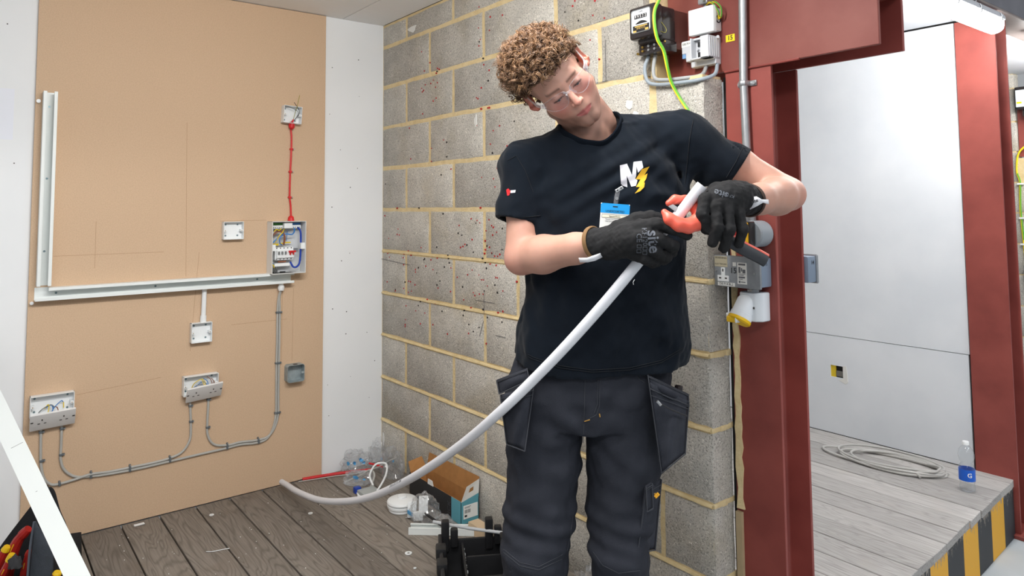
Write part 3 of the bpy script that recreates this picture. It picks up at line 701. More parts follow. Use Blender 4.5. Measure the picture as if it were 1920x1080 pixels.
cable('grey cable joining the two double sockets along the bottom of the board', [(-.978, .505), (-.975, .444), (-.971, .36), (-.975, .302), (-1.005, .258), (-1.056, .241), (-1.12, .236), (-1.20, .236), (-1.29, .236), (-1.361, .243, .004), (-1.42, .234, .002), (-1.472, .229), (-1.502, .234), (-1.527, .266), (-1.538, .321), (-1.541, .385), (-1.543, .515)], [(-.972, .385, 0, .007), (-.976, .455, 0, .007), (-1.056, .235, 92, .012), (-1.215, .231, 90, .012), (-1.361, .238, 90, .012), (-1.472, .228, 95, .007), (-1.537, .335, 0, .007), (-1.543, .45, 0, .007)])
# paper on the white wall
mb = MB(); mb.box((.0003, -1.86, 1.637), (.0012, -1.673, 1.846)); o = mb.build('paper_sheet', mat('paper', srgb(232, 234, 242), .8)); tag(o, 'blank pale paper sheet stuck on the white wall at the far left', 'paper')

# ------------------------------------------------------------------ electrical gear on the beam and near column
FY = .10     # face of beam and column flange
NY = V((0, -1, 0)); UX = V((1, 0, 0))
def FM(x, z, y): return frame((x, y, z), (1, 0, 0), (0, -1, 0))     # local xy = world xz, facing -Y
M_BAKE = mat('black_bakelite', srgb(40, 34, 34), .22, coat=.3)
M_INK = mat('black_ink', srgb(30, 30, 32), .6)
M_DIAL = mat('meter_dial', srgb(218, 224, 228), .5)
M_BRASS = mat('brass', srgb(170, 140, 70), .35, metal=.8)
M_GOLD = mat('gold_print', srgb(206, 172, 92), .5)
M_YLAB = mat('yellow_label', srgb(246, 214, 28), .5)
M_LAB = mat('white_label', srgb(238, 238, 234), .5)
# mortar fill beside the notch
mb = MB(); mb.box((1.905, .035, 1.758), (1.932, .13, 2.36)); struct(mb.build('trim_4', M_MORTAR, bevel=.004))

t = thing('electricity_meter', 'black bakelite electricity meter with a white dial, above the man', 'meter', (1.975, -.02, 1.85))
q = MB(); q.box((1.94, .028, 1.87), (2.02, .099, 2.00)); q.build('backing_block', mat('meter_board', srgb(96, 52, 44), .7), t)
q = MB(); q.box((1.921, -.045, 1.888), (2.027, .028, 2.004)); q.build('case', M_BAKE, t, bevel=.010, bseg=3)
q = MB(); q.box((1.917, -.080, 1.900), (2.031, -.040, 2.008)); q.build('front_cover', M_BAKE, t, bevel=.011, bseg=3)
def ring(P, y, w_, h, nm, m):
    q = MB(); n = len(P); cx = sum(p[0] for p in P)/n; cz = sum(p[1] for p in P)/n
    I = [(cx+(a-cx)*(1-w_), cz+(b-cz)*(1-w_)) for a, b in P]
    vs = [(a, y, b) for a, b in P]+[(a, y-h, b) for a, b in P]+[(a, y-h, b) for a, b in I]+[(a, y, b) for a, b in I]; fs = []
    for k in range(n):
        j = (k+1) % n
        for s in range(3): fs.append((s*n+k, s*n+j, (s+1)*n+j, (s+1)*n+k))
    q.add(vs, fs); return q.build(nm, m, t, smooth=40)
P = rrect(1.972, 1.958, .084, .078, .009)
q = MB(); q.prism([(b, a) for a, b in P], -.0812, -.079, ax=1); dial = q.build('dial', M_DIAL, t)
ring(P, -.080, .05, .0035, 'window_rim', M_GALV)
def dbox(nm, x0, x1, z0, z1, y0, m, par): q = MB(); q.box((x0, y0-.0006, z0), (x1, y0+.0004, z1)); return q.build(nm, m, par)
dbox('counter', 1.944, 1.997, 1.966, 1.979, -.0815, M_INK, dial)
text('counter_digits', '9 9 5 2 2', .0135, FM(1.971, 1.9725, -.0824), M_LAB, dial, depth=.0002)
text('unit_text', 'kWh', .008, FM(1.972, 1.988, -.0816), M_INK, dial, depth=.0002)
q = MB(); pts = [(1.949, 1.948)]+[(1.949+.05*k/8, 1.948+.008*math.sin(math.pi*k/8)+.002) for k in range(9)]+[(1.999, 1.948)]
q.prism([(b, a) for a, b in pts], -.0822, -.081, ax=1); q.build('disc_window', M_INK, dial)
dbox('name_plate', 1.937, 2.007, 1.922, 1.944, -.0815, M_INK, dial)
dbox('gold_bar', 1.946, 1.999, 1.9385, 1.942, -.0820, M_GOLD, dial); dbox('gold_corner', 1.938, 1.952, 1.922, 1.928, -.0820, M_GOLD, dial); dbox('gold_corner', 1.990, 2.004, 1.923, 1.930, -.0820, M_GOLD, dial)
text('maker_text', 'EMETCO', .0095, FM(1.972, 1.9335, -.0824), M_GOLD, dial, depth=.0002)
q = MB(); q.box((1.915, -.03, 1.856), (2.028, .03, 1.892)); tb = q.build('terminal_block', M_BAKE, t, bevel=.004, bseg=2)
for k in range(4):
    q = MB(); x = 1.935+k*.026; q.cyl((x, -.031, 1.868), (x, -.036, 1.868), .0042, 10); q.cyl((x, -.031, 1.881), (x, -.036, 1.881), .0042, 10); q.build('terminal_screw', M_GALV if k else M_BRASS, tb)
q = MB(); q.cyl((1.915, -.025, 1.862), (1.908, -.034, 1.864), .004, 8); q.build('seal_screw', M_BRASS, tb)
q = MB(); q.cyl((2.02, -.025, 1.882), (2.032, -.034, 1.884), .003, 8); q.build('seal_screw', M_BRASS, tb)
q = MB(); q.tube(spline([(2.0315, -.05, 1.945), (2.034, -.03, 1.925), (2.034, -.035, 1.912), (2.0315, -.055, 1.914)], 6), .0011, 5, closed=False); q.build('seal_wire', C_['olive'], t)

t = thing('junction_box', 'white lidded junction box above the fuse holder', 'box', (2.112, .08, 1.904))
q = MB(); q.box((2.07, .062, 1.910), (2.156, .099, 1.986)); q.build('base', M_PVC, t, bevel=.006, bseg=2)
q = MB(); q.box((2.064, .046, 1.904), (2.162, .066, 1.990)); q.build('lid', M_PVC, t, bevel=.004, bseg=2)
q = MB(); q.lathe([(.010, 0), (.010, .003), (.0125, .003), (.0125, 0)], frame((2.156, .08, 1.948), (0, 1, 0), (1, 0, 0)), 16); q.build('grommet', C_['black'], t)
for k, pts in enumerate(([(2.158, .08, 1.948), (2.172, .075, 1.955), (2.176, .068, 1.98), (2.160, .062, 2.000), (2.130, .075, 2.006)], [(2.158, .078, 1.950), (2.166, .070, 1.965), (2.158, .060, 1.990), (2.138, .066, 2.005), (2.112, .08, 2.005)])):
    q = MB(); q.tube(spline(pts, 7), .0028, 7); q.build('earth_wire', C_['yellow'], t)
    q = MB(); q.tube([p+V((.0012, -.0012, 0)) for p in spline(pts, 7)[4:-4]], .0021, 6); q.build('green_stripe', C_['green'], t)
t = thing('earth_clamp', 'galvanised earth clamp at the top, over the junction box', 'clamp', (2.11, .085, 2.0))
q = MB(); q.cyl((2.108, .085, 1.987), (2.108, .085, 2.03), .009, 12); q.build('stud', M_GALV, t)
q = MB(); q.box((2.092, .060, 2.006), (2.128, .099, 2.024)); q.build('body', M_GALV, t, bevel=.003)
q = MB(); q.cyl((2.120, .058, 2.015), (2.120, .048, 2.015), .006, 8); q.build('screw', M_GALV, t)

t = thing('fuse_holder', 'pale grey service fuse holder with its carrier pulled, below the junction box', 'fuse holder', (2.085, .08, 1.802))
M_LG = mat('light_grey_plastic', srgb(206, 208, 212), .4)
q = MB(); q.box((2.022, .062, 1.853), (2.10, .099, 1.896)); q.box((2.038, .062, 1.825), (2.10, .099, 1.856)); bd = q.build('body', M_LG, t, bevel=.002)
q = MB(); q.box((2.052, .07, 1.804), (2.150, .099, 1.824)); q.build('terminal_cover', M_LG, t, bevel=.002)
q = MB(); q.box((2.024, .062, 1.838), (2.038, .085, 1.852)); q.build('blue_insert', mat('pale_blue_plastic', srgb(120, 160, 204), .45), t)
# socket recess of the carrier
q = MB()
q.box((2.078, .06, 1.820), (2.150, .099, 1.893))
for lo, hi in (((2.078, .033, 1.820), (2.083, .06, 1.893)), ((2.118, .033, 1.820), (2.150, .06, 1.893)), ((2.078, .033, 1.820), (2.150, .06, 1.825)), ((2.083, .045, 1.886), (2.118, .06, 1.893))): q.box(lo, hi)
q.build('carrier_socket', M_LG, t, bevel=.0012)
for k in range(5):
    q = MB(); x = 2.1505; z0_ = 1.828; q.box((x-.001, .040+k*.011, 1.826), (x+.0012, .044+k*.011, 1.888)); q.build('rib', M_LG, t)
for z in (1.873, 1.839):
    q = MB(); q.box((2.092, .056, z-.008), (2.108, .0605, z+.008)); q.build('contact', C_['black'], t)
q = MB(); q.cyl((2.093, .058, 1.856), (2.093, .050, 1.855), .004, 10); q.build('screw', M_LG, t)
q = MB(); q.cyl((2.150, .08, 1.889), (2.158, .074, 1.890), .005, 10); q.build('seal_knob', M_LG, t)
q = MB(); q.box((2.0225, .0612, 1.876), (2.078, .0622, 1.893)); lb = q.build('label', M_LAB, bd)
text('label_text', 'DB P14 1L', .0105, FM(2.050, 1.885, .0606), M_INK, bd, depth=.0002)

q = MB(); q.box((2.170, .0985, 1.8715), (2.203, .0998, 1.894)); lb = q.build('number_label', M_YLAB)
tag(lb, 'small yellow label reading 15 on the red beam', 'label')
text('label_text', '15', .021, FM(2.1865, 1.883, .0980), M_INK, lb, depth=.0003, bold=.0003)

M_TAIL = mat('grey_tail', srgb(150, 160, 168), .45); M_TAIL2 = mat('paler_grey_tail', srgb(164, 166, 166), .45)
q = MB(); q.tube(spline([(1.931, .0, 1.855), (1.922, -.010, 1.815), (1.940, -.016, 1.766), (1.988, -.016, 1.749), (2.075, -.016, 1.743), (2.145, -.004, 1.744), (2.166, .04, 1.762), (2.145, .086, 1.803)], 8), .0062, 10)
tag(q.build('meter_tail', M_TAIL), 'bluish grey meter tail looping to the right side of the fuse holder', 'cable')
q = MB(); q.tube(spline([(1.957, .005, 1.855), (1.956, -.006, 1.81), (1.968, -.012, 1.774), (2.008, -.014, 1.762), (2.08, -.004, 1.758), (2.115, .04, 1.768), (2.105, .083, 1.803)], 8), .0062, 10)
tag(q.build('meter_tail', M_TAIL2), 'paler grey meter tail curving up to the middle of the fuse holder', 'cable')
t = thing('earth_wire', 'green and yellow earth wire hanging in front of the meter', 'cable', (2.04, -.09, 1.62))
P = spline([(2.075, -.085, 2.10), (2.066, -.090, 2.02), (2.045, -.095, 1.975), (2.042, -.095, 1.93), (2.045, -.085, 1.88), (2.052, -.065, 1.845), (2.054, -.05, 1.79), (2.052, -.03, 1.745), (2.068, -.015, 1.70), (2.098, -.008, 1.650), (2.12, -.008, 1.61)], 8)
q = MB(); q.tube(P, .0046, 10); ew = q.build('sheath', C_['green'], t)
ew.data.materials[0] = mat('bright_green', srgb(104, 176, 56), .4)
off = V((-.0022, -.0016, 0))
q = MB(); q.tube([p+off for p in P], .0038, 8); q.build('yellow_stripe', mat('bright_yellow', srgb(240, 214, 40), .4), t)

# galvanised conduit with saddle, isolator, socket, 110 V outlet
t = thing('steel_conduit', 'galvanised steel conduit running down the near red column', 'conduit', (2.25, .083, 1.3))
q = MB(); q.tube([(2.250, .083, 2.16), (2.241, .083, 1.74), (2.245, .083, 1.54), (2.252, .083, 1.30)], .0130, 16); q.build('tube', M_GALV, t)
q = MB(); q.cyl((2.2515, .083, 1.335), (2.252, .083, 1.300), .0165, 16); q.build('coupler', M_GALV, t)
q = MB(); q.tube([(2.212, .0965, 1.726), (2.226, .0965, 1.726), (2.2285, .086, 1.726), (2.231, .074, 1.726), (2.241, .0685, 1.726), (2.251, .074, 1.726), (2.2545, .086, 1.726), (2.257, .0965, 1.726), (2.278, .0965, 1.726)], .0085, 8, flat=(.3, (0, 0, 1))); q.build('saddle', M_GALV, t)
for x in (2.218, 2.272):
    q = MB(); q.cyl((x, .097, 1.726), (x, .090, 1.726), .0048, 10); q.build('saddle_screw', M_GALV, t)
t = thing('isolator', 'yellow and black isolator box under the conduit, behind the gloved hand', 'isolator', (2.255, .06, 1.225))
q = MB(); q.cyl((2.280, .099, 1.262), (2.280, .036, 1.262), .040, 24); q.build('conduit_box', mat('grey_plastic', srgb(150, 156, 162), .45), t, bevel=.004)
q = MB(); q.box((2.215, .008, 1.226), (2.298, .036, 1.300)); q.build('base', M_BAKE, t, bevel=.003)
q = MB(); q.box((2.217, -.022, 1.228), (2.294, .008, 1.298)); q.build('cover', mat('amber_plastic', srgb(246, 184, 24), .4), t, bevel=.004, bseg=2)
q = MB(); q.cyl((2.255, -.022, 1.263), (2.255, -.034, 1.263), .024, 20); q.box((2.250, -.044, 1.243), (2.260, -.030, 1.283)); q.build('rotary_knob', mat('red_knob', srgb(186, 40, 34), .4), t, bevel=.002)
q = MB(); q.tube([(2.254, .078, 1.226), (2.254, .078, 1.192)], .0115, 14); tag(q.build('conduit_nipple', M_GALV), 'short grey conduit nipple between the isolator and the steel socket box', 'conduit')
t = thing('steel_socket', 'grey metal-clad socket box marked 15 on the near column', 'socket', (2.232, .065, 1.10))
M_MC = mat('grey_hammer_paint', srgb(150, 154, 158), .35, metal=.25, noise=.3, nscale=60)
q = MB(); q.box((2.157, .040, 1.104), (2.308, .099, 1.191)); q.build('back_box', mat('bluish_grey_paint', srgb(134, 148, 166), .4, metal=.2), t, bevel=.006, bseg=2)
q = MB(); q.box((2.152, .031, 1.100), (2.312, .041, 1.195)); fp = q.build('faceplate', M_MC, t, bevel=.003, bseg=2)
SY = .0305
q = MB(); q.prism([(1.116, 2.166), (1.116, 2.206), (1.134, 2.206), (1.134, 2.1925), (1.158, 2.1925), (1.158, 2.1795), (1.134, 2.1795), (1.134, 2.166)], SY-.0025, SY+.001, ax=1)
so = q.build('outlet', M_PVC, fp)
for x, z, a, b_ in ((2.186, 1.150, .0022, .0042), (2.1755, 1.126, .0038, .0022), (2.1965, 1.126, .0038, .0022)):
    q = MB(); q.box((x-a, SY-.0030, z-b_), (x+a, SY-.0022, z+b_)); q.build('slot', M_SLOT, fp)
def stick(nm, x0, x1, z0, z1, m): q = MB(); q.box((x0, SY-.0004, z0), (x1, SY+.0008, z1)); return q.build(nm, m, fp)
stick('warning_sticker', 2.155, 2.201, 1.160, 1.192, mat('aged_sticker', srgb(186, 176, 150), .6))
text('sticker_text', 'WARNING', .0085, FM(2.178, 1.187, SY-.0006), M_INK, fp, depth=.0001); text('sticker_text', 'ELECTRICIAN', .0068, FM(2.178, 1.168, SY-.0006), M_INK, fp, depth=.0001)
stick('circuit_label', 2.165, 2.226, 1.1025, 1.1135, M_LAB); text('label_text', 'DB P14 8L2', .0102, FM(2.1955, 1.108, SY-.0006), M_INK, fp, depth=.0001)
stick('test_sticker', 2.236, 2.268, 1.112, 1.176, M_LAB)
q = MB()
for a, b_, c, d in ((2.240, 2.247, 1.145, 1.163), (2.249, 2.253, 1.150, 1.160), (2.254, 2.264, 1.145, 1.156), (2.24, 2.264, 1.1415, 1.1428), (2.240, 2.264, 1.168, 1.1735), (2.240, 2.258, 1.1375, 1.1392), (2.240, 2.262, 1.130, 1.1345), (2.240, 2.254, 1.126, 1.1278), (2.240, 2.246, 1.115, 1.122), (2.248, 2.263, 1.117, 1.1195)): q.box((a, SY-.0007, c), (b_, SY-.0003, d))
q.build('sticker_diagram', mat('grey_print', srgb(110, 112, 116), .6), fp)
stick('small_sticker', 2.220, 2.232, 1.164, 1.176, M_LAB)
text('pen_number', '15', .024, FM(2.222, 1.150, SY-.0006), M_INK, fp, depth=.0001)
text('pen_number', '15', .012, frame((2.3085, .07, 1.172), (0, 1, 0), (1, 0, 0)), M_INK, fp, depth=.0001)
for x, z in ((2.160, 1.148), (2.294, 1.146)):
    q = MB(); q.cyl((x, SY+.001, z), (x, SY-.0015, z), .0035, 10); q.build('screw', M_GALV, fp)
t = thing('industrial_socket', 'white angled industrial outlet with a yellow flap below the steel socket', 'socket', (2.255, .05, .985))
M_WP = mat('white_abs', srgb(226, 230, 234), .4)
q = MB(); q.cyl((2.262, .075, 1.103), (2.262, .075, 1.088), .015, 16); q.cyl((2.262, .075, 1.094), (2.262, .075, 1.084), .020, 6); q.build('gland', M_GALV, t)
q = MB(); q.prism([(2.222, .062), (2.232, .045), (2.284, .045), (2.300, .062), (2.300, .099), (2.222, .099)], 1.002, 1.087); q.build('housing', M_WP, t, bevel=.003)
# angled round snout
ax_ = V((-.012, -.045, -.075)).normalized(); c0 = V((2.250, .060, 1.062)); M = frame(c0, ax_.orthogonal(), ax_)
q = MB(); q.lathe([(0, -.01), (.024, -.008), (.030, .004), (.031, .045), (.033, .046), (.033, .062), (0, .062)], M, 28); q.build('snout', M_WP, t, smooth=35)
q = MB(); q.lathe([(0, .062), (.0345, .062), (.0345, .070), (.030, .074), (0, .075)], M, 28); q.build('flap', mat('yellow_flap', srgb(240, 192, 20), .4), t, smooth=35)
hx = c0+ax_*.058+V((-.026, -.030, .014))
q = MB(); q.box((2.208, .004, 1.004), (2.216, .034, 1.026)); q.box((2.244, -.004, 1.000), (2.252, .024, 1.022)); q.build('hinge_ear', M_WP, t, bevel=.003)
q = MB(); q.box((2.214, -.002, 1.000), (2.246, .018, 1.018)); q.build('flap_tab', MATS['yellow_flap'], t, bevel=.003)
q = MB(); q.box((2.262, .0435, 1.040), (2.282, .0452, 1.046)); q.build('screw_slot', M_SLOT, t)
q = MB(); q.box((2.2325, .0440, 1.062), (2.2505, .0452, 1.074)); q.build('rating_mark', mat('worn_print', srgb(196, 194, 184), .6), t)
t = thing('steel_box', 'grey metal box marked 14 sticking out behind the near column', 'box', (2.29, .28, 1.105))
q = MB(); q.box((2.21, .2535, 1.106), (2.337, .300, 1.188)); q.build('body', MATS['bluish_grey_paint'], t, bevel=.006, bseg=2)
q = MB(); q.box((2.206, .300, 1.102), (2.341, .309, 1.192)); q.build('lid', M_MC, t, bevel=.003)
text('pen_number', '14', .018, frame((2.3376, .279, 1.168), (0, 1, 0), (1, 0, 0)), M_INK, t, depth=.0002)

# ------------------------------------------------------------------ next bay: tube lamp, cable coil, bottle
M_GLOW = mat('lit_diffuser', (1, 1, 1), .4, emit=(1, .99, .97), estr=50); M_GLOW2 = mat('lit_diffuser_new', (1, 1, 1), .4, emit=(1, .985, .96), estr=84)
def tube_lamp(label, x, y0, y1, z, glow=None):
    t = thing('tube_lamp', label, 'lamp', (x, (y0+y1)/2, z))
    q = MB(); q.prism([(z+.045, x-.045), (z+.045, x+.045), (z+.062, x+.045), (z+.085, x+.030), (z+.09, x-.030), (z+.062, x-.045)][::-1], y0, y1, ax=1); q.build('housing', mat('lamp_housing', srgb(190, 192, 198), .4), t, bevel=.004)
    P = []
    for k in range(9): a = math.pi*k/8; P.append((z+.018-.034*math.sin(a), x-.042*math.cos(a)))
    P = [(z+.046, x-.042)]+P+[(z+.046, x+.042)]
    q = MB(); q.prism(P, y0+.012, y1-.012, ax=1); q.build('diffuser', glow or M_GLOW, t, smooth=60, bevel=.006)
    n = max(2, int((y1-y0)/.28))
    for k in range(n):
        y = y1-.06-k*.26
        q = MB(); q.tube([(x+.044, y, z+.072), (x+.049, y, z+.055), (x+.049, y, z+.036), (x+.043, y, z+.028)], .006, 6, flat=(.4, (0, 1, 0))); q.build('clip', M_GALV, t)
    for y in (y0+.25, y1-.25):
        q = MB(); q.cyl((x, y, z+.08), (x, y, 2.308), .006, 8); q.build('hanger', M_GALV, t)
    return t
tube_lamp('lit white tube lamp under the dark beam at top right', 2.275, .66, 2.165, 2.195)
tube_lamp('lit white tube lamp at the right edge, beyond the far red column', 2.262, 2.80, 4.1, 2.195)
tube_lamp('tube lamp over the man, above the frame', 2.28, -1.78, -.50, 2.20, M_GLOW2)

t = thing('cable_coil', 'loose coil of grey cable lying on the pale deck by the white wall', 'cable', (1.72, 2.03, 0))
rg = random.Random(21); M_COIL = mat('coil_grey', srgb(184, 182, 178), .4)
pts = []
loops = [(1.70, 2.03, .30, .115, .006), (1.745, 2.02, .245, .125, .013), (1.77, 2.03, .215, .12, .020), (1.735, 2.045, .25, .13, .027), (1.775, 2.03, .22, .125, .018)]
for li, (cx, cy, ra, rb, h) in enumerate(loops):
    for k in range(20):
        a = 2*math.pi*k/20+.25
        w1 = li+k/20
        pts.append((cx+ra*math.cos(a)*(1+.02*math.sin(3*a+li)), cy+rb*math.sin(a)*(1+.05*math.cos(2*a+li))+.18*(cx-1.75)*0+(.10*math.cos(a)*ra), h+.004*math.sin(a*2+li)))
q = MB(); q.tube(spline(pts, 3), .0062, 8); q.build('loops', M_COIL, t)
q = MB(); q.tube(spline([(1.90, 2.09, .03), (1.965, 2.07, .036), (1.975, 2.00, .034), (1.94, 1.97, .03), (1.905, 1.955, .02), (1.93, 1.93, .012)], 8), .0062, 8); q.build('tail', M_COIL, t)

t = thing('water_bottle', 'clear plastic water bottle with blue label and white cap on the deck', 'bottle', (2.128, 1.957, 0))
M = Matrix.Translation((2.128, 1.957, 0))
M_PET = clear2('pet', (.95, .965, .97), .05, 2.0, .5, .05)
q = MB(); q.lathe([(.012, .004), (.024, .001), (.031, .006), (.033, .02), (.030, .035), (.033, .05), (.0335, .105), (.031, .116), (.026, .124), (.024, .13), (.030, .142), (.034, .158), (.034, .172), (.029, .190), (.020, .203), (.013, .209), (.0125, .214)], M, 28); q.build('body', M_PET, t, smooth=60)
q = MB(); q.lathe([(.0339, .052), (.0345, .052), (.0345, .104), (.0339, .104)], M, 28); lb = q.build('label', mat('blue_label', srgb(24, 96, 206), .35), t, smooth=60)
vd = V((CPOS.x-2.128, CPOS.y-1.957, 0)).normalized(); vr = V((-vd.y, vd.x, 0))
def around(v):   # wrap lettering round the bottle
    a = v.x/.035+.32; return V((2.128, 1.957, .080+v.y))+(vd*math.cos(a)+vr*math.sin(a))*(.0347+v.z)
text('label_letter', 'G', .028, None, M_LAB, lb, depth=.0002, warp=around, bold=.0006)
q = MB(); q.lathe([(0, .228), (.013, .228), (.0145, .226), (.0145, .213), (0, .213)], M, 24); q.build('cap', M_PVC, t, smooth=40)

# ------------------------------------------------------------------ far bay glimpsed past the far column
FYY = 4.30
mb = MB(); mb.box((.4, FYY+.006, -.05), (1.70, FYY+.1, 2.31)); mb.box((1.70, FYY+.006, -.05), (2.0, FYY+.1, 1.68)); wall_far = struct(mb.build('wall_far', M_MORTAR, smooth=0))
zj = [2.31, 2.20, 1.952, 1.727, 1.502, 1.277, 1.052, .827, .602, .377, .152, -.05]
for k in range(len(zj)-1):
    js = [.9, 1.35, 1.705] if k % 2 else [.9, 1.12, 1.57, 1.705]
    if zj[k] < 1.70: js = [.9, 1.35, 1.80, 2.0] if k % 2 else [.9, 1.12, 1.57, 2.0]
    for i in range(len(js)-1):
        block((js[i]+.005, FYY, zj[k+1]+.005), (js[i+1]-(.005 if i < len(js)-2 else 0), FYY+.1, zj[k]-.005), wall_far, 900+k*7+i)
mb = MB(); mb.box((1.71, FYY+.03, 1.69), (2.4, FYY+.045, 2.1)); tag(mb.build('steel_plate', M_RED, bevel=.001), 'red oxide steel plate behind the far meter', 'plate')
t = thing('electricity_meter', 'dark meter with a pale dial on the far block wall, cut by the right edge', 'meter', (1.79, FYY-.03, 1.98))
q = MB(); q.box((1.72, FYY-.05, 2.03), (1.86, FYY+.028, 2.20)); q.build('case', M_BAKE, t, bevel=.012, bseg=2)
q = MB(); q.box((1.728, FYY-.054, 2.05), (1.85, FYY-.049, 2.175)); q.build('dial', M_DIAL, t, bevel=.002)
q = MB(); q.box((1.735, FYY-.0555, 2.075), (1.765, FYY-.0535, 2.088)); q.build('yellow_tab', M_YLAB, t)
q = MB(); q.box((1.76, FYY-.03, 1.98), (1.86, FYY+.028, 2.03)); q.build('terminal_block', M_BAKE, t, bevel=.004)
t = thing('earth_wire', 'green and yellow earth wire clipped down the far block wall', 'cable', (1.71, FYY-.01, .9))
P = spline([(1.85, FYY-.02, 1.80), (1.76, FYY-.02, 1.76), (1.715, FYY-.02, 1.70), (1.70, FYY-.012, 1.58), (1.715, FYY-.012, 1.50), (1.71, FYY-.012, 1.30), (1.72, FYY-.012, 1.05), (1.725, FYY-.012, .90)], 7)
q = MB(); q.tube(P, .0065, 7); q.build('sheath', MATS['bright_yellow'], t)
q = MB(); q.tube([p+V((.004, -.003, 0)) for p in P[22:42]], .005, 6); q.build('green_stripe', MATS['bright_green'], t)
for z in (1.49, 1.24, 1.05):
    q = MB(); q.box((1.70, FYY-.022, z-.006), (1.735, FYY, z+.006)); q.build('clip', M_PVC, t)
q = MB(); q.box((1.72, FYY-.05, .76), (1.80, FYY-.001, .90)); o = q.build('steel_box', M_MC, bevel=.004); tag(o, 'grey metal outlet box on the far block wall', 'box')
mb = MB(); mb.box((.3, 2.46, -.27), (2.2, FYY, -.034)); deck3 = struct(mb.build('floor_far_bay', M_DARKWOOD, smooth=0))
y = 2.47
while y < FYY-.02:
    mb = MB(); mb.box((.4, y+.003, -.034), (2.2, min(y+.147, FYY-.002), 0)); mb.build('plank', M_PLANK2, deck3, bevel=.002); y += .15
mb = MB(); mb.box((.3, 2.45, 2.312), (2.10, FYY+.1, 2.33)); struct(mb.build('ceiling_far_bay', M_WHITE2, smooth=0))
mb = MB(); mb.box((.3, 2.40, -.05), (2.045, 2.45, 2.31)); struct(mb.build('wall_far_bay_left', M_WHITE2, smooth=0))
t = thing('tool_crate', 'teal plastic crate on the far deck at the right edge', 'crate', (1.98, 3.45, 0))
M_TEAL = mat('teal_plastic', srgb(16, 100, 112), .45)
q = MB(); q.box((1.88, 3.25, 0), (2.12, 3.75, .006))
for lo, hi in (((1.88, 3.25, 0), (1.89, 3.75, .15)), ((2.11, 3.25, 0), (2.12, 3.75, .15)), ((1.88, 3.25, 0), (2.12, 3.26, .15)), ((1.88, 3.74, 0), (2.12, 3.75, .15))): q.box(lo, hi)
q.build('tub', M_TEAL, t, bevel=.003)
q = MB(); q.box((1.865, 3.235, .135), (1.885, 3.765, .155)); q.box((2.115, 3.235, .135), (2.135, 3.765, .155)); q.build('rim', M_TEAL, t, bevel=.003)
for k in range(3):
    q = MB(); q.tube([(1.91+k*.05, 3.28, .10+k*.03), (1.95+k*.05, 3.70, .16+k*.02)], .012, 10); o = q.build('white_conduit_offcut', M_PVC); tag(o, ['lowest', 'middle', 'topmost'][k]+' white pipe offcut lying in the teal crate', 'pipe')

# ------------------------------------------------------------------ things lying on the deck
M_KRAFT = mat('brown_card', srgb(172, 122, 70), .8, noise=.3, nscale=30)
M_CARDBLK = mat('black_card', srgb(38, 38, 40), .6)
M_TEALCARD = mat('teal_card', srgb(92, 158, 172), .6)
t = thing('cardboard_box', 'open small cardboard box with black and teal sides against the block wall', 'box', (.72, -.06, 0))
X0, X1, Y0, Y1, H = .50, .938, -.108, -.016, .098
def panel(nm, P, m, mi, th=.0018):
    """card panel, printed outside (first normal), brown inside"""
    P = [V(p) for p in P]; nrm = (P[1]-P[0]).cross(P[2]-P[0]).normalized(); Q = [p-nrm*th for p in P]; n = len(P)
    q = MB(); q.cm = 0; q.add(P, [tuple(range(n))]); q.cm = 1; q.add(Q, [tuple(reversed(range(n)))])
    q.cm = 1; q.add(P+Q, [(i, n+i, n+(i+1) % n, (i+1) % n) for i in range(n)])
    return q.build(nm, [m, mi], t, smooth=0)
panel('bottom', [(X0, Y1, .001), (X1, Y1, .001), (X1, Y0, .001), (X0, Y0, .001)], M_KRAFT, M_KRAFT)
pf = panel('front_panel', [(X0, Y0, 0), (X1-.075, Y0, 0), (X1-.075, Y0, H), (X0, Y0, H)], M_CARDBLK, M_KRAFT)
panel('front_panel', [(X1-.075, Y0, 0), (X1, Y0, 0), (X1, Y0, H), (X1-.075, Y0, H)], M_TEALCARD, M_KRAFT)
pe = panel('end_panel', [(X1, Y0, 0), (X1, Y1, 0), (X1, Y1, H+.016), (X1, Y0, H-.004)], M_TEALCARD, M_KRAFT)
panel('end_panel', [(X0, Y1, 0), (X0, Y0, 0), (X0, Y0, H), (X0, Y1, H)], M_CARDBLK, M_KRAFT)
panel('back_panel', [(X1, Y1, 0), (X0, Y1, 0), (X0, Y1, H), (X1, Y1, H)], M_CARDBLK, M_KRAFT)
panel('lid_flap', [(X1-.004, Y1, H), (X0+.004, Y1, H), (X0+.01, Y1+.012, H+.072), (X1-.01, Y1+.012, H+.078)], M_CARDBLK, M_KRAFT)
panel('end_flap', [(X0, Y1, H), (X0, Y0+.004, H), (X0-.035, Y0+.012, H+.035), (X0-.035, Y1-.006, H+.045)], M_CARDBLK, M_KRAFT)
panel('end_flap', [(X1, Y0, H-.004), (X1, Y1, H+.016), (X1+.006, Y1, H+.078), (X1+.010, Y0+.022, H+.060)], M_LAB, M_KRAFT)
panel('lid_tab', [(X0+.165, Y0-.0005, H-.004), (X0+.215, Y0-.0005, H-.004), (X0+.208, Y0-.003, H+.020), (X0+.172, Y0-.003, H+.020)], M_LAB, M_LAB)
q = MB(); q.box((X1+.0004, Y0+.012, .022), (X1+.0012, Y1-.006, .078)); lb = q.build('address_label', M_LAB, pe)
q = MB()
rg = random.Random(4)
for k in range(14): q.box((X1+.0014, Y0+.018+k*.0022, .045), (X1+.0016, Y0+.018+k*.0022+rg.choice((.0006, .0012)), .060))
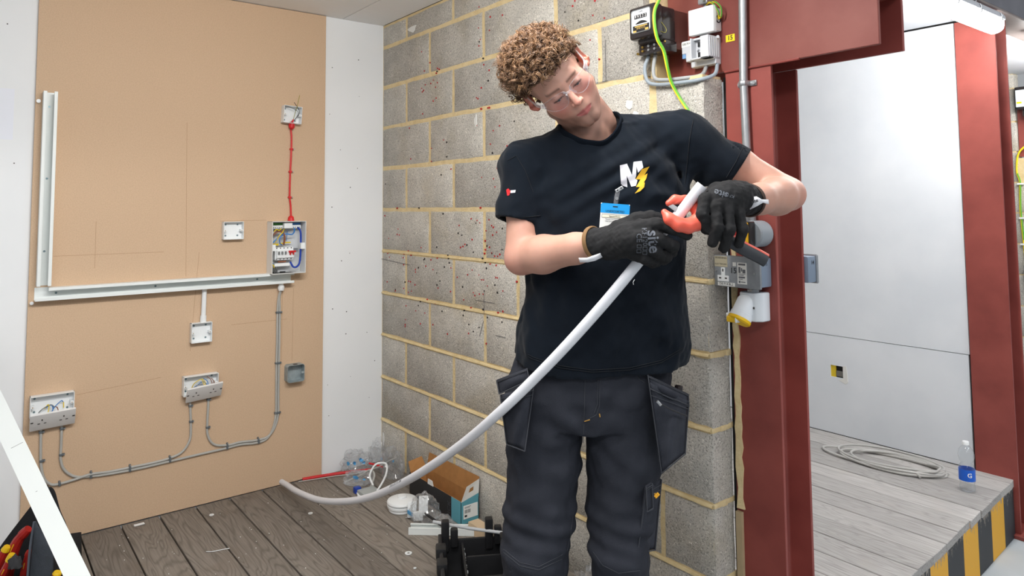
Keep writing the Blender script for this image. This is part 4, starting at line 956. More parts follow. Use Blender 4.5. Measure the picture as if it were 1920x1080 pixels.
q.box((X1+.0014, Y0+.018, .030), (X1+.0016, Y0+.03, .038)); q.box((X1+.0014, Y0+.018, .066), (X1+.0016, Y0+.045, .0675)); q.box((X1+.0014, Y0+.018, .070), (X1+.0016, Y0+.05, .0715)); q.build('barcode', M_INK, pe)
text('carton_text', 'ICK', .034, frame((X1-.092, Y0-.0008, .048), (0, 0, 1), (0, -1, 0)), mat('grey_on_black', srgb(64, 66, 70), .5), pf, depth=.0002)

t = thing('smoke_alarm', 'round white smoke alarm with a raised centre button on the deck', 'smoke alarm', (.645, -.215, 0))
M = Matrix.Translation((.640, -.225, 0)) @ Matrix.Scale(1.2, 4)
q = MB(); q.lathe([(0, 0), (.046, 0), (.050, .004), (.050, .012), (.055, .016), (.056, .024), (.051, .026), (0, .026)], M, 40); q.build('base', M_PVC, t, smooth=30)
q = MB(); q.lathe([(0, .024), (.050, .024), (.050, .029), (0, .029)], M, 36); q.build('vent_gap', C_['black'], t)
q = MB(); q.lathe([(0, .029), (.056, .029), (.0565, .033), (.054, .038), (.040, .043), (.018, .046), (0, .046)], M, 40); q.build('cover', M_PVC, t, smooth=30)
q = MB(); q.lathe([(0, .045), (.017, .045), (.017, .051), (.015, .053), (0, .0535)], M, 28); q.build('test_button', M_PVC, t, smooth=30)

M_POLY = clear2('polythene', (.97, .975, .98), .10, 1.6, .55)
M_BLUEP = mat('blue_print', srgb(84, 156, 204), .5)
def bag_mesh(seed, c, s, rough=.35, sub=4):
    bm = bmesh.new(); bmesh.ops.create_icosphere(bm, subdivisions=sub, radius=1)
    D, ph = smooth_noise(seed, 40); vs = []
    for v in bm.verts:
        p = np.array(v.co); d = 0
        for k in range(40):
            fr = 1.5+.35*k; d += (abs(math.sin(fr*float(D[k]@p)+ph[k]))-.6)/(1+.16*k)
        p = p*max(.35, .72+d*rough*.42); z = p[2]*s[2]
        vs.append((c[0]+p[0]*s[0], c[1]+p[1]*s[1], max(.0015+.002*abs(math.sin(9*p[0])), c[2]+z)))
    fs = [tuple(v.index for v in f.verts) for f in bm.faces]; bm.free(); return vs, fs
def bag(label, seed, c, s, prints=(), rough=.35):
    t = thing('plastic_bag', label, 'plastic bag', (c[0], c[1], 0))
    vs, fs = bag_mesh(seed, c, s, rough); link_mesh('film', vs, fs, M_POLY, t, smooth=24)
    A = np.array(vs); cc = np.array(c)
    for (dx, dy, dz, r) in prints:     # printed patches follow the film
        d = np.array([dx, dy, dz], float); d /= np.linalg.norm(d)
        u = (A-cc)/np.array(s); u /= np.linalg.norm(u, axis=1)[:, None]
        sel = np.where(u@d > math.cos(r))[0]; ss = set(sel.tolist())
        ff = [f for f in fs if all(i in ss for i in f)]
        if not ff: continue
        idx = sorted({i for f in ff for i in f}); mp_ = {k: n for n, k in enumerate(idx)}
        link_mesh('print_patch', [A[i]+(A[i]-cc)*.02+np.array([0, 0, .0005]) for i in idx], [tuple(mp_[i] for i in f) for f in ff], M_BLUEP, t, smooth=40)
    return t
bag('crumpled clear bag with blue print heaped against the white wall', 1, (.075, -.185, .04), (.075, .085, .08), [(1, .2, .5, .22), (1, -.5, .3, .2), (1, .5, .2, .18), (.6, -.8, .3, .22)])
bag('clear bag standing in the corner where the two walls meet', 2, (.09, -.065, .05), (.075, .055, .10), [(1, -.2, .1, .16)])
bag('shiny clear bag leaning on the block wall, left of the cardboard box', 3, (.26, -.075, .055), (.10, .065, .105), [(1, -.6, .6, .14)])
bag('flat clear bag with blue print spilling over the deck below the corner', 4, (.22, -.235, .015), (.10, .08, .045), [(.5, -.6, .7, .3), (1, 0, .5, .2)])
bag('clear bag with blue print on the deck between the legs', 5, (1.75, -.12, .05), (.10, .09, .12), [(.8, -.6, .3, .25)])
bag('small clear bag on the deck in front of the cardboard box', 6, (.885, -.158, .012), (.055, .038, .03), [])
# white fittings in their own bag by the alarm
t = thing('bagged_fittings', 'clear bag of white cable fittings leaning on the black side of the box', 'plastic bag', (.775, -.205, 0))
vs, fs = bag_mesh(9, (.795, -.205, .045), (.080, .075, .085), .3); link_mesh('film', vs, fs, M_POLY, t, smooth=24)
for a, b_, r in (((.745, -.235, .004), (.742, -.225, .070), .026), ((.79, -.205, .02), (.775, -.19, .095), .024), ((.80, -.235, .012), (.815, -.225, .045), .02)):
    q = MB(); q.box((-.02, -.008, 0), (.02, .008, (V(b_)-V(a)).length), frame(a, (.6, .8, 0), V(b_)-V(a))); q.build('fitting', M_PVC, t, bevel=.004, bseg=2)
q = MB(); q.box((.752, -.262, .03), (.790, -.258, .045), None); q.build('print_patch', M_BLUEP, t)

# trunking offcut, tool case, thin conduit, pen
t = thing('trunking_offcut', 'short white trunking offcut on the deck between the case and the alarm', 'trunking', (.97, -.225, 0))
ex = V((.66, .75, 0)).normalized(); M = frame((.872, -.325, 0), ex, (0, 0, 1))
for nm, lo, hi in (('base', (0, 0, 0), (.285, .05, .002)), ('side', (0, 0, 0), (.285, .002, .026)), ('side', (0, .048, 0), (.285, .05, .026)), ('lip', (0, 0, .024), (.285, .011, .027)), ('lip', (0, .039, .024), (.285, .05, .027))):
    q = MB(); q.box(lo, hi, M); q.build(nm, M_PVCG, t, bevel=.0006)
M_BPL = mat('black_plastic', srgb(34, 34, 36), .42)
t = thing('tool_case', 'black plastic tool case with chunky latches, open on the deck', 'case', (1.32, -.33, 0))
u = V((.50, .866, 0)); v_ = V((.866, -.50, 0)); c0 = V((1.16, -.36, 0))
M = Matrix(((u.x, v_.x, 0, c0.x), (u.y, v_.y, 0, c0.y), (0, 0, 1, 0), (0, 0, 0, 1)))
W, Lc, Hc = .255, .34, .115
def cbox(nm, lo, hi, m=M_BPL, bv=.004, par=None):
    q = MB(); q.box(lo, hi, M); q.f = [tuple(reversed(f)) for f in q.f]; return q.build(nm, m, par or t, bevel=bv, bseg=2)
cbox('base', (0, 0, 0), (W, Lc, .012)); cbox('side_wall', (0, 0, 0), (.014, Lc, Hc)); cbox('side_wall', (W-.014, 0, 0), (W, Lc, Hc)); cbox('end_wall', (0, 0, 0), (W, .014, Hc-.02)); cbox('end_wall', (0, Lc-.014, 0), (W, Lc, Hc))
cbox('divider', (.085, .014, .01), (.095, Lc-.02, .085)); cbox('divider', (.10, .12, .01), (W-.02, .13, .085))
for a in (.012, .178):
    lt = cbox('latch', (a, -.012, .055), (a+.030, .022, .165), bv=.007); cbox('latch_rib', (a+.034, .004, .075), (a+.062, .034, .140), bv=.007, par=None); cbox('latch_grip', (a+.004, -.018, .13), (a+.026, -.008, .158), bv=.003)
for yy in (.09, .2): cbox('hinge_knuckle', (-.012, yy, .085), (.026, yy+.055, .125), bv=.008)
for yy in (.07,): cbox('hinge_knuckle', (W-.03, yy, .10), (W+.012, yy+.05, .14), bv=.008)
rg = random.Random(15); q = MB()
for _ in range(420):
    p = M @ V((rg.uniform(.10, W-.02), rg.uniform(.03, Lc-.03), .0122)); d = rg.uniform(.0006, .0022)
    q.box(p-V((d, d*.5, 0)), p+V((d, d*.5, .0008)))
    if rg.random() < .35:
        p = M @ V((.0955, rg.uniform(.03, Lc-.03), rg.uniform(.02, .08))); q.box(p-V((.0004, d, d)), p+V((.0008, d, d)))
tag(q.build('plastic_shavings', M_PVC, t), kind='stuff')
q = MB(); q.tube(spline([(1.085, -.335, .128), (1.20, -.26, .124), (1.33, -.165, .122), (1.40, -.115, .12)], 6), .006, 10)
o = q.build('thin_conduit', mat('light_grey_pvc', srgb(196, 198, 200), .4)); tag(o, 'thin pale grey conduit resting across the black tool case', 'conduit')
q = MB(); q.box((1.01, -.12, 0), (1.11, -.07, .045), Matrix.Rotation(.0, 4, 'Z')); o = q.build('card_carton', mat('pale_card', srgb(206, 182, 150), .8), bevel=.001); tag(o, 'little plain card carton standing behind the tool case', 'box')
q = MB(); q.tube([(.845, -.225, .05), (1.0, -.215, .034)], .0055, 10); q.tube([(.838, -.2255, .0507), (.846, -.225, .05)], .0035, 8); o = q.build('black_rod', C_['black']); tag(o, 'black marker rod propped across the trunking offcut', 'rod')

# red cable ends, looped flexes, blue connector, bits on the floor
q = MB(); q.tube(spline([(.028, -.445, .006), (.045, -.36, .006), (.07, -.27, .006), (.105, -.18, .008), (.14, -.12, .010)], 7), .0075, 8); tag(q.build('cable_offcut', C_['red']), 'thick red cable offcut lying along the foot of the white wall', 'cable')
q = MB(); q.tube(spline([(.15, -.145, .05), (.18, -.12, .045), (.215, -.10, .04)], 6), .005, 8); tag(q.build('cable_offcut', C_['red']), 'short red cable offcut among the clear bags', 'cable')
q = MB(); q.tube(spline([(.04, -.47, .004), (.06, -.40, .004), (.09, -.30, .006), (.16, -.22, .02), (.23, -.14, .05), (.27, -.09, .085), (.30, -.07, .10)], 7), .0028, 7); tag(q.build('thin_flex', M_GREYCABLE), 'thin grey flex trailing from under the MDF board into the bags', 'cable')
q = MB(); q.tube(spline([(.355, -.225, .02), (.30, -.215, .05), (.275, -.17, .085), (.315, -.135, .09), (.37, -.165, .06), (.42, -.235, .02), (.43, -.28, .006), (.40, -.315, .006), (.35, -.305, .006)], 8), .0048, 9); tag(q.build('flex_loop', M_PVC), 'looped white flex lying just behind the bent conduit', 'cable')
q = MB(); q.tube(spline([(.19, -.29, .005), (.22, -.22, .03), (.25, -.19, .055), (.30, -.19, .045), (.34, -.23, .01)], 8), .0050, 9); tag(q.build('flex_loop', M_GREYCABLE), 'grey flex arch standing left of the white flex loop', 'cable')
t = thing('plug_connector', 'grey connector block with a blue cap on the deck by the white flex', 'connector', (.37, -.26, 0))
q = MB(); q.box((.325, -.315, 0), (.355, -.285, .028)); q.build('cap', C_['dkblue'], t, bevel=.005, bseg=2)
q = MB(); q.box((.355, -.310, .0), (.455, -.225, .022)); q.build('body', mat('connector_grey', srgb(168, 172, 170), .5), t, bevel=.006, bseg=2)
for (x, y, r, lab) in ((.42, -.562, .010, 'small white washer on the deck near the bend of the conduit'), (1.01, -.402, .014, 'white washer lying beside the black tool case'), (.161, -.91, .010, 'pale plastic washer on the boards below the metal back box'), (1.126, -.44, .006, 'tiny white nut on the boards left of the tool case')):
    q = MB(); q.lathe([(r*.4, .0005), (r, .0005), (r, .003), (r*.4, .003), (r*.4, .0005)], Matrix.Translation((x, y, 0)), 18); o = q.build('washer', M_PVC); tag(o, lab, 'washer')
q = MB(); q.box((.055, -1.20, .0008), (.075, -1.16, .003)); tag(q.build('tape_scrap', M_PVC, bevel=.0005), 'white tape scrap at the foot of the MDF board', 'scrap')
q = MB(); q.tube(spline([(.50, -1.02, .002), (.52, -1.00, .004), (.525, -.965, .003), (.53, -.94, .002)], 6), .0015, 5); tag(q.build('cable_tie', M_PVC), 'white cable tie scrap on the boards in front of the MDF board', 'scrap')
rg = random.Random(31); q = MB()
for _ in range(120):
    x, y = rg.uniform(.1, 1.7), rg.uniform(-1.4, -.12); d = rg.uniform(.0008, .0026); q.box((x-d, y-d*.6, .0004), (x+d, y+d*.6, .0016))
for _ in range(60):
    x, y = rg.uniform(1.3, 1.55)+rg.gauss(0, .1), rg.uniform(1.2, 1.5); d = rg.uniform(.0008, .0022); q.box((x-d, y-d*.6, .0004), (x+d, y+d*.6, .0014))
o = q.build('floor_debris', M_LAB); tag(o, 'fine white plastic crumbs scattered over the boards', 'debris', kind='stuff')

# ------------------------------------------------------------------ leaning trunking lid and tool bag at lower left
a = V((1.312, -1.40, .008)); b_ = V((.032, -1.878, 1.045)); ex = (b_-a).normalized()
vw = (CPOS-(a+b_)/2).normalized(); M = frame(a, ex, vw)
q = MB(); q.box((0, -.029, -.0015), ((b_-a).length, .029, .0015), M); q.box((0, -.029, -.007), ((b_-a).length, -.0275, .0), M); q.box((0, .0275, -.007), ((b_-a).length, .029, .0), M)
lid = q.build('white_trunking_length', mat('lid_white', srgb(228, 232, 230), .35), smooth=0)
tag(lid, 'long flat white trunking lid leaning across the lower left corner', 'trunking')
q = MB()
for s, w0, w1 in ((.93, -.022, .012), (.74, -.002, .003)):
    c = M @ V((s, 0, .0017)); q.box((s-.0006, w0, .0016), (s+.0006, w1, .0019), M)
q.build('pencil_mark', M_PENCIL, lid)
t = thing('tool_bag', 'open black fabric tool bag on the deck behind the leaning lid', 'bag', (.50, -1.62, 0))
M_FAB = mat('black_canvas', srgb(26, 26, 28), .85, bump=.4, bscale=500)
M_FAB2 = mat('charcoal_canvas', srgb(64, 70, 78), .85, noise=.4, nscale=60, bump=.5, bscale=400)
# local frame: lx along image right, ly towards camera
bx = V((.6134, .7898, 0)); by = V((.7898, -.6134, 0)); bo = V((.50, -1.60, 0))
MBG = Matrix(((bx.x, by.x, 0, bo.x), (bx.y, by.y, 0, bo.y), (0, 0, 1, 0), (0, 0, 0, 1)))
def sheet(nm, grid, m, th=.004, par=t):
    """grid of local points -> thick cloth sheet"""
    R_, C2 = len(grid), len(grid[0]); vs = [MBG @ V(p) for r in grid for p in r]; fs = [(i*C2+j, i*C2+j+1, (i+1)*C2+j+1, (i+1)*C2+j) for i in range(R_-1) for j in range(C2-1)]
    o = link_mesh(nm, vs, fs, m, par, smooth=60); md = o.modifiers.new('thick', 'SOLIDIFY'); md.thickness = th; md.offset = 0; return o
def lerp3(a, b, s): return tuple(x+(y-x)*s for x, y in zip(a, b))
# back panel rises to a peak, front pocket is lower and bulges
n = 12
def bk(j): f = j/n; lx = -.21+.33*f; return lx, max(.06, .36-abs(lx+.02)*(1.45 if lx < -.02 else 1.75))
sheet('back_panel', [[(bk(j)[0], -.10+.012*math.sin(3*j/n*math.pi), z*bk(j)[1]) for j in range(n+1)] for z in (0, .25, .5, .75, 1)], M_FAB)
sheet('front_pocket', [[(.040+.022*z+(.085-.02*z)*j/n, .07+.022*math.sin(math.pi*j/n), z*(.305-.035*j/n)) for j in range(n+1)] for z in (0, .2, .4, .6, .8, 1)], M_FAB2, .006)
sheet('side_panel', [[(.126-.01*z, .07-.165*j/n, z*(.255-.06*j/n)) for j in range(n+1)] for z in (0, .33, .66, 1)], M_FAB, .006)
sheet('outer_pocket', [[(-.21+.25*j/n, .085+.02*math.sin(math.pi*j/n), z*(.115+.02*j/n)) for j in range(n+1)] for z in (0, .33, .66, 1)], M_FAB, .006)
sheet('base', [[(-.21+.33*j/n, -.10+.185*k/3, .004) for j in range(n+1)] for k in range(4)], M_FAB, .006)
q = MB(); q.tube(spline([MBG @ V(p) for p in ((.040, .076, .02), (.047, .078, .12), (.053, .079, .22), (.061, .075, .305))], 6), .004, 7); q.build('binding', mat('grey_binding', srgb(96, 102, 112), .8), t)
q = MB(); q.tube(spline([MBG @ V(p) for p in ((-.01, -.085, .33), (.02, -.075, .345), (.05, -.065, .28), (.085, -.055, .22), (.115, -.04, .13), (.118, -.03, .05))], 7), .014, 8, flat=(.35, (0, 0, 1))); q.build('strap', M_FAB, t)
M_HR = mat('red_grip', srgb(168, 36, 30), .4); M_HY = mat('yellow_grip', srgb(236, 192, 30), .4)
def grip(nm, label, pts, r, tipc):
    tt = thing(nm, label, 'tool', MBG @ V(pts[0]))
    P = spline([MBG @ V(p) for p in pts], 6); N = len(P)
    q = MB(); q.tube(P[:int(N*.8)+1], [r*(.75+.35*math.sin(math.pi*min(1, i/N*1.15))) for i in range(int(N*.8)+1)], 10); q.build('grip', M_HR, tt)
    q = MB(); q.tube(P[int(N*.8):], [r*1.02*(1-.25*((i)/max(1, N-int(N*.8)-1))**2) for i in range(N-int(N*.8))], 10); q.build('tip', tipc, tt)
    q = MB(); q.tube([p+by*r*.9 for p in P[2:int(N*.7)]], r*.16, 6); q.build('trim_line', M_HY, tt)
grip('pliers', 'red and yellow pliers handle sticking up at the back of the tool bag', [(-.075, 0, .05), (-.068, 0, .13), (-.045, 0, .205), (-.008, 0, .250)], .017, M_HR)
grip('screwdriver', 'red screwdriver with a bright yellow end, front of the tool bag', [(-.075, .06, .02), (-.058, .06, .10), (-.035, .06, .15), (-.019, .06, .193)], .014, M_HY)
grip('screwdriver', 'red screwdriver with a yellow end at the far left of the tool bag', [(-.125, .02, .05), (-.105, .02, .11), (-.08, .02, .17), (-.064, .02, .20)], .014, M_HY)
grip('pliers', 'dark red pliers handle pressed against the pocket binding of the bag', [(.0, .04, .02), (.008, .04, .10), (.018, .04, .16), (.026, .04, .195)], .012, M_HR)
grip('screwdriver', 'short screwdriver with a yellow end poking out right of the tool bag', [(.14, .08, .10), (.145, .085, .12), (.15, .09, .135), (.155, .09, .15)], .014, M_HY)
q = MB(); vs, fs = bag_mesh(12, (0, 0, 0), (.03, .02, .05), .3, 3)
o = link_mesh('rag', [MBG @ (V(p)+V((.0, .075, .155))) for p in [(x, y, z) for x, y, z in vs]], fs, mat('dark_rag', srgb(60, 60, 62), .9), None, smooth=60); tag(o, 'dark crumpled rag tucked among the tool handles', 'rag')

# ------------------------------------------------------------------ implicit-surface kit for the figure
def surface_nets(f, lo, hi, h):
    """mesh of f = 0 on a regular grid (naive surface nets)"""
    lo = np.array(lo, np.float32); n = np.ceil((np.array(hi)-lo)/h).astype(int)+1
    ax = [lo[i]+h*np.arange(n[i], dtype=np.float32) for i in range(3)]
    G = np.full(n, 1.0, np.float32); K = 4; nb = -(-n//K)
    cax = [lo[i]+h*(K*np.arange(nb[i], dtype=np.float32)+(K-1)/2) for i in range(3)]
    X, Y, Z = np.meshgrid(*cax, indexing='ij'); cv = f(np.stack([X.ravel(), Y.ravel(), Z.ravel()], 1)).reshape(X.shape)
    G *= np.kron(np.where(cv < 0, -1, 1).astype(np.float32), np.ones((K, K, K), np.float32))[:n[0], :n[1], :n[2]]
    near = np.kron((np.abs(cv) < h*K*.87*1.7).astype(np.uint8), np.ones((K, K, K), np.uint8))[:n[0], :n[1], :n[2]].astype(bool)
    I0 = np.argwhere(near)
    for a in range(0, len(I0), 400000):
        J = I0[a:a+400000]; G[J[:, 0], J[:, 1], J[:, 2]] = f((lo+h*J).astype(np.float32))
    S = G < 0; c = [S[i:n[0]-1+i, j:n[1]-1+j, k:n[2]-1+k] for i in (0, 1) for j in (0, 1) for k in (0, 1)]
    tot = sum(x.astype(np.int8) for x in c); act = (tot > 0) & (tot < 8); I = np.argwhere(act)
    idx = -np.ones(act.shape, np.int64); idx[act] = np.arange(len(I))
    P = np.zeros((len(I), 3)); cnt = np.zeros(len(I))
    for d in range(3):
        for a in (0, 1):
            for b in (0, 1):
                o0 = np.zeros(3, int); oth = [q for q in range(3) if q != d]; o0[oth[0]] = a; o0[oth[1]] = b; o1 = o0.copy(); o1[d] = 1
                A = I+o0; B_ = I+o1; ga = G[A[:, 0], A[:, 1], A[:, 2]]; gb = G[B_[:, 0], B_[:, 1], B_[:, 2]]
                m = (ga < 0) != (gb < 0); t = np.where(m, ga/np.where(m, ga-gb, 1), 0)
                p = A.astype(float); p[:, d] += t; P[m] += p[m]; cnt[m] += 1
    P = lo+h*P/cnt[:, None]; F = []
    for d in range(3):
        e, g = [q for q in range(3) if q != d]
        s0 = [slice(None)]*3; s1 = [slice(None)]*3; s0[d] = slice(0, n[d]-1); s1[d] = slice(1, n[d])
        E = np.argwhere(S[tuple(s0)] != S[tuple(s1)]); E = E[(E[:, e] > 0) & (E[:, g] > 0) & (E[:, e] < n[e]-1) & (E[:, g] < n[g]-1)]
        def cell(de, dg): q = E.copy(); q[:, e] -= de; q[:, g] -= dg; return idx[q[:, 0], q[:, 1], q[:, 2]]
        Q = np.stack([cell(1, 1), cell(0, 1), cell(0, 0), cell(1, 0)], 1)
        inside = S[E[:, 0], E[:, 1], E[:, 2]]; flip = (~inside) if d != 1 else inside
        Q[flip] = Q[flip][:, ::-1]; F.append(Q)
    F = np.concatenate(F); return P, F[(F >= 0).all(1)]
def smin(a, b, k):
    h = np.clip(.5+.5*(b-a)/k, 0, 1); return b+(a-b)*h-k*h*(1-h)
def smax(a, b, k): return -smin(-a, -b, k)
def cone(p, a, b, r0, r1):
    a = np.array(a, np.float32); b = np.array(b, np.float32); ab = b-a; t = np.clip((p-a)@ab/(ab@ab), 0, 1)
    return np.linalg.norm(p-a-t[:, None]*ab, axis=1)-(r0+(r1-r0)*t)
def chain(p, pts, rs, k=.01):
    d = None
    for i in range(len(pts)-1):
        c = cone(p, pts[i], pts[i+1], rs[i], rs[i+1]); d = c if d is None else smin(d, c, k)
    return d
def ell(p, c, r, R=None):
    q = p-np.array(c, np.float32)
    if R is not None: q = q@R
    r = np.array(r, np.float32); k0 = np.linalg.norm(q/r, axis=1); k1 = np.linalg.norm(q/(r*r), axis=1)
    return k0*(k0-1)/np.maximum(k1, 1e-6)
def ball(p, c, r): return np.linalg.norm(p-np.array(c, np.float32), axis=1)-r
def loft(p, rows, ex=2.4):
    """stack of super-ellipse sections (z, cx, cy, a, b)"""
    R = np.array(rows); z = p[:, 2]; zc = np.clip(z, R[0, 0], R[-1, 0])
    cx, cy, a, b = (np.interp(zc, R[:, 0], R[:, i]) for i in range(1, 5))
    q = ((np.abs(p[:, 0]-cx)/a)**ex+(np.abs(p[:, 1]-cy)/b)**ex)**(1/ex)
    d = (q-1)*np.minimum(a, b); return np.maximum(d, np.maximum(R[0, 0]-z, z-R[-1, 0]))
def wav(p, seed, n, fr, stretch=(1, 1, 1)):
    D, ph = smooth_noise(seed, n); s = 0
    for k in range(n): s = s+np.sin((p*np.array(stretch, np.float32))@(D[k]*fr).astype(np.float32)+ph[k])
    return s/math.sqrt(n)
# person frame: x = image right, y = away from the lens, z up, feet at PO on the deck
PO = V((2.146, -.499, 0)); PF = V((-.789807, .613355, 0)); PR = V((.613355, .789807, 0))
def pw(l): return PO+PR*float(l[0])+PF*float(l[1])+V((0, 0, float(l[2])))
def PL(x, y, yl):
    """point of the sight line through photo pixel (x, y) lying yl behind the man's frontal plane"""
    d = _F+_R2*((x-960)/CF)-_U2*((y-CPY)/CF); t = ((PO-CPOS).dot(PF)+yl)/d.dot(PF); q = CPOS+d*t-PO
    return np.array([q.dot(PR), q.dot(PF), q.z])
A_ = np.array
def emit(name, P, F, m, parent, smooth=180, cols=None, origin=None):
    W = (np.array(PO)+np.outer(P[:, 0], np.array(PR))+np.outer(P[:, 1], np.array(PF))); W[:, 2] += P[:, 2]
    me = bpy.data.meshes.new(name); off = np.array(wloc(parent)) if parent is not None else np.array(origin if origin is not None else PO)
    me.from_pydata((W-off).tolist(), [], [tuple(f) for f in F.tolist()]); me.materials.append(m)
    me.polygons.foreach_set('use_smooth', [True]*len(me.polygons))
    if smooth < 180: me.set_sharp_from_angle(angle=math.radians(smooth))
    if cols is not None:
        at = me.color_attributes.new('Col', 'FLOAT_COLOR', 'POINT'); at.data.foreach_set('color', np.concatenate([cols, np.ones((len(cols), 1))], 1).astype(np.float32).ravel())
    me.update(); o = bpy.data.objects.new(name, me); COL.objects.link(o)
    if parent is not None: o.parent = parent
    else: o.location = V(off)
    return o
from mathutils.bvhtree import BVHTree
def bvh(P, F): return BVHTree.FromPolygons([tuple(p) for p in P.tolist()], [tuple(f) for f in F.tolist()])
def front(bv, x, z, d=(0, 1, 0), y0=-1.0, off=.0012):
    """point on the figure's surface seen at local x, z from the front, lifted by off"""
    o = V((x, y0, z)); dd = V(d).normalized(); hit = bv.ray_cast(o, dd)
    if hit[0] is None: return None
    return hit[0]-dd*off

# ------------------------------------------------------------------ the man: joints
SH_R, EL_R, WR_R = A_([-.162, .0, 1.475]), PL(977, 484, -.07), PL(1124, 458, -.245)
SH_L, EL_L, WR_L = A_([.268, .0, 1.532]), PL(1478, 364, -.06), PL(1400, 377, -.265)
NECK = A_([.012, .015, 1.545])
EYE = PL(1061, 167, -.140)
cp, sp_, cr, sr = math.cos(math.radians(25)), math.sin(math.radians(25)), math.cos(math.radians(45)), math.sin(math.radians(45))
Rp = A_([[1, 0, 0], [0, cp, -sp_], [0, sp_, cp]])             # nod: front (-y) goes down
Rr = A_([[cr, 0, -sr], [0, 1, 0], [sr, 0, cr]])               # lean: crown towards -x
yw = math.radians(-9); Ry = A_([[math.cos(yw), -math.sin(yw), 0], [math.sin(yw), math.cos(yw), 0], [0, 0, 1]])
RH = (Rr@Rp@Ry).astype(np.float32); HC = EYE-RH@A_([0, -.082, 0])
def hl(p): return (p-HC.astype(np.float32))@RH               # to head coordinates
def hw(q): return np.asarray(q)@RH.T+HC                      # from head coordinates

def head_sdf(p):
    q = hl(p); s = q.copy(); s[:, 0] = np.abs(s[:, 0])
    d = ell(q, (0, .018, .034), (.077, .096, .080))
    d = smin(d, ell(q, (0, -.036, -.040), (.063, .052, .079)), .03)
    d = smin(d, cone(s, (.056, .002, -.056), (.017, -.066, -.102), .022, .017), .022)
    d = smin(d, ball(s, (.009, -.074, -.105), .0165), .016)
    d = smin(d, cone(s, (0, -.079, .017), (.036, -.070, .018), .0115, .010), .018)
    d = smin(d, ball(s, (.045, -.052, -.027), .021), .03)
    d = smin(d, ell(q, (0, -.073, -.070), (.028, .021, .026)), .02)
    d = smax(d, -ball(s, (.031, -.1015, -.004), .0165), .014)
    d = smin(d, ball(s, (.031, -.0735, -.004), .0130), .004)                      # eyeball under the lids
    d = smin(d, cone(s, (0, -.084, .004), (0, -.1075, -.037), .0070, .0098), .009)
    d = smin(d, ball(s, (.0105, -.0965, -.0415), .0072), .006)
    d = smax(d, -ball(s, (.0065, -.1005, -.0495), .0032), .003)
    d = smin(d, cone(s, (0, -.0925, -.0690), (.021, -.0835, -.0715), .0048, .0022), .004)
    d = smin(d, cone(s, (0, -.0915, -.0790), (.017, -.0835, -.0765), .0058, .0028), .004)
    d = smax(d, -cone(s, (0, -.0985, -.0735), (.022, -.0885, -.0735), .0016, .0012), .003)
    d = smin(d, d*0+ball(s, (.004, -.0790, -.104), .014), .012)
    # ears
    Re = A_([[math.cos(.62), -math.sin(.62), 0], [math.sin(.62), math.cos(.62), 0], [0, 0, 1]], np.float32)
    e = ell(s, (.0915, .018, .008), (.0068, .0205, .0350), Re)
    e = smax(e, -ell(s, (.0965, .008, .013), (.0078, .0118, .0215), Re), .004)
    e = smin(e, ball(s, (.0865, .006, -.020), .0085), .006)
    d = smin(d, e, .006)
    # neck into the collar
    nb = hl(p*0+0) if False else None
    a = hw([0, .030, -.035]); b = NECK+A_([0, .0, -.03])
    d = smin(d, cone(p, a, b, .052, .060), .022)
    d = smin(d, cone(p, hw([.058, .03, -.03]), NECK+A_([-.015, -.045, -.01]), .014, .011), .02)   # stretched neck muscle
    d = smin(d, cone(p, hw([.030, .035, -.03]), PL(1140, 232, .025), .034, .030), .03)
    return d
hlo = HC-A_([.17, .15, .19]); hhi = HC+A_([.19, .16, .15])
HP, HF = surface_nets(head_sdf, hlo, hhi, .0021)
# skin tones by place on the head: lips, stubble, flushed cheeks and ears
Q = hl(HP.astype(np.float32)); ax_q = np.abs(Q[:, 0])
def sm(e0, e1, x): t = np.clip((x-e0)/(e1-e0), 0, 1); return t*t*(3-2*t)
base = np.tile(A_(srgb(206, 158, 139)), (len(Q), 1))
def blend(w, c): global base; base = base*(1-w[:, None])+A_(srgb(*c))*w[:, None]
blend(.6*np.exp(-(((ax_q-.042)/.02)**2+((Q[:, 2]+.035)/.022)**2))*(Q[:, 1] < -.03), (204, 116, 104))
blend(.5*np.exp(-((ax_q/.014)**2+((Q[:, 2]+.036)/.016)**2))*(Q[:, 1] < -.08), (208, 124, 112))
blend(.75*(ax_q > .079)*(np.abs(Q[:, 2]+.01) < .05), (230, 138, 118))
stub = sm(-.060, -.078, Q[:, 2])*sm(.052, .01, Q[:, 1])+sm(.044, .058, ax_q)*sm(-.012, -.05, Q[:, 2])*sm(.03, .0, Q[:, 1])*sm(-.06, -.045, Q[:, 1])
nz = wav(Q*1000/8, 77, 16, 1.0); blend(np.clip(stub, 0, 1)*(.52+.14*nz), (116, 88, 76))
lips = (ax_q < .0235) & (Q[:, 1] < -.080) & (Q[:, 2] < -.0660+.010*(ax_q/.0235)**2*-.4) & (Q[:, 2] > -.0835+.0095*(ax_q/.0235)**2)
blend(lips*.8, (184, 98, 96))
brow = np.exp(-((Q[:, 2]-.0165-.05*(ax_q-.03)*(ax_q < .03))/.0038)**2)*(ax_q > .012)*(ax_q < .050)*(Q[:, 1] < -.05)
blend(np.clip(brow*.7, 0, .7), (84, 60, 46))
lash = np.exp(-((Q[:, 2]+.0095-.0028*np.cos((ax_q-.031)/.013*1.5))/.0017)**2)*(np.abs(ax_q-.031) < .015)*(Q[:, 1] < -.066)
blend(np.clip(lash*1.0, 0, .9), (70, 50, 44))
fade = sm(.052, .066, ax_q)*sm(-.004, .012, Q[:, 2])*sm(-.045, -.03, Q[:, 1])
blend(np.clip(fade, 0, 1)*.45, (120, 92, 74))
HCOL = base

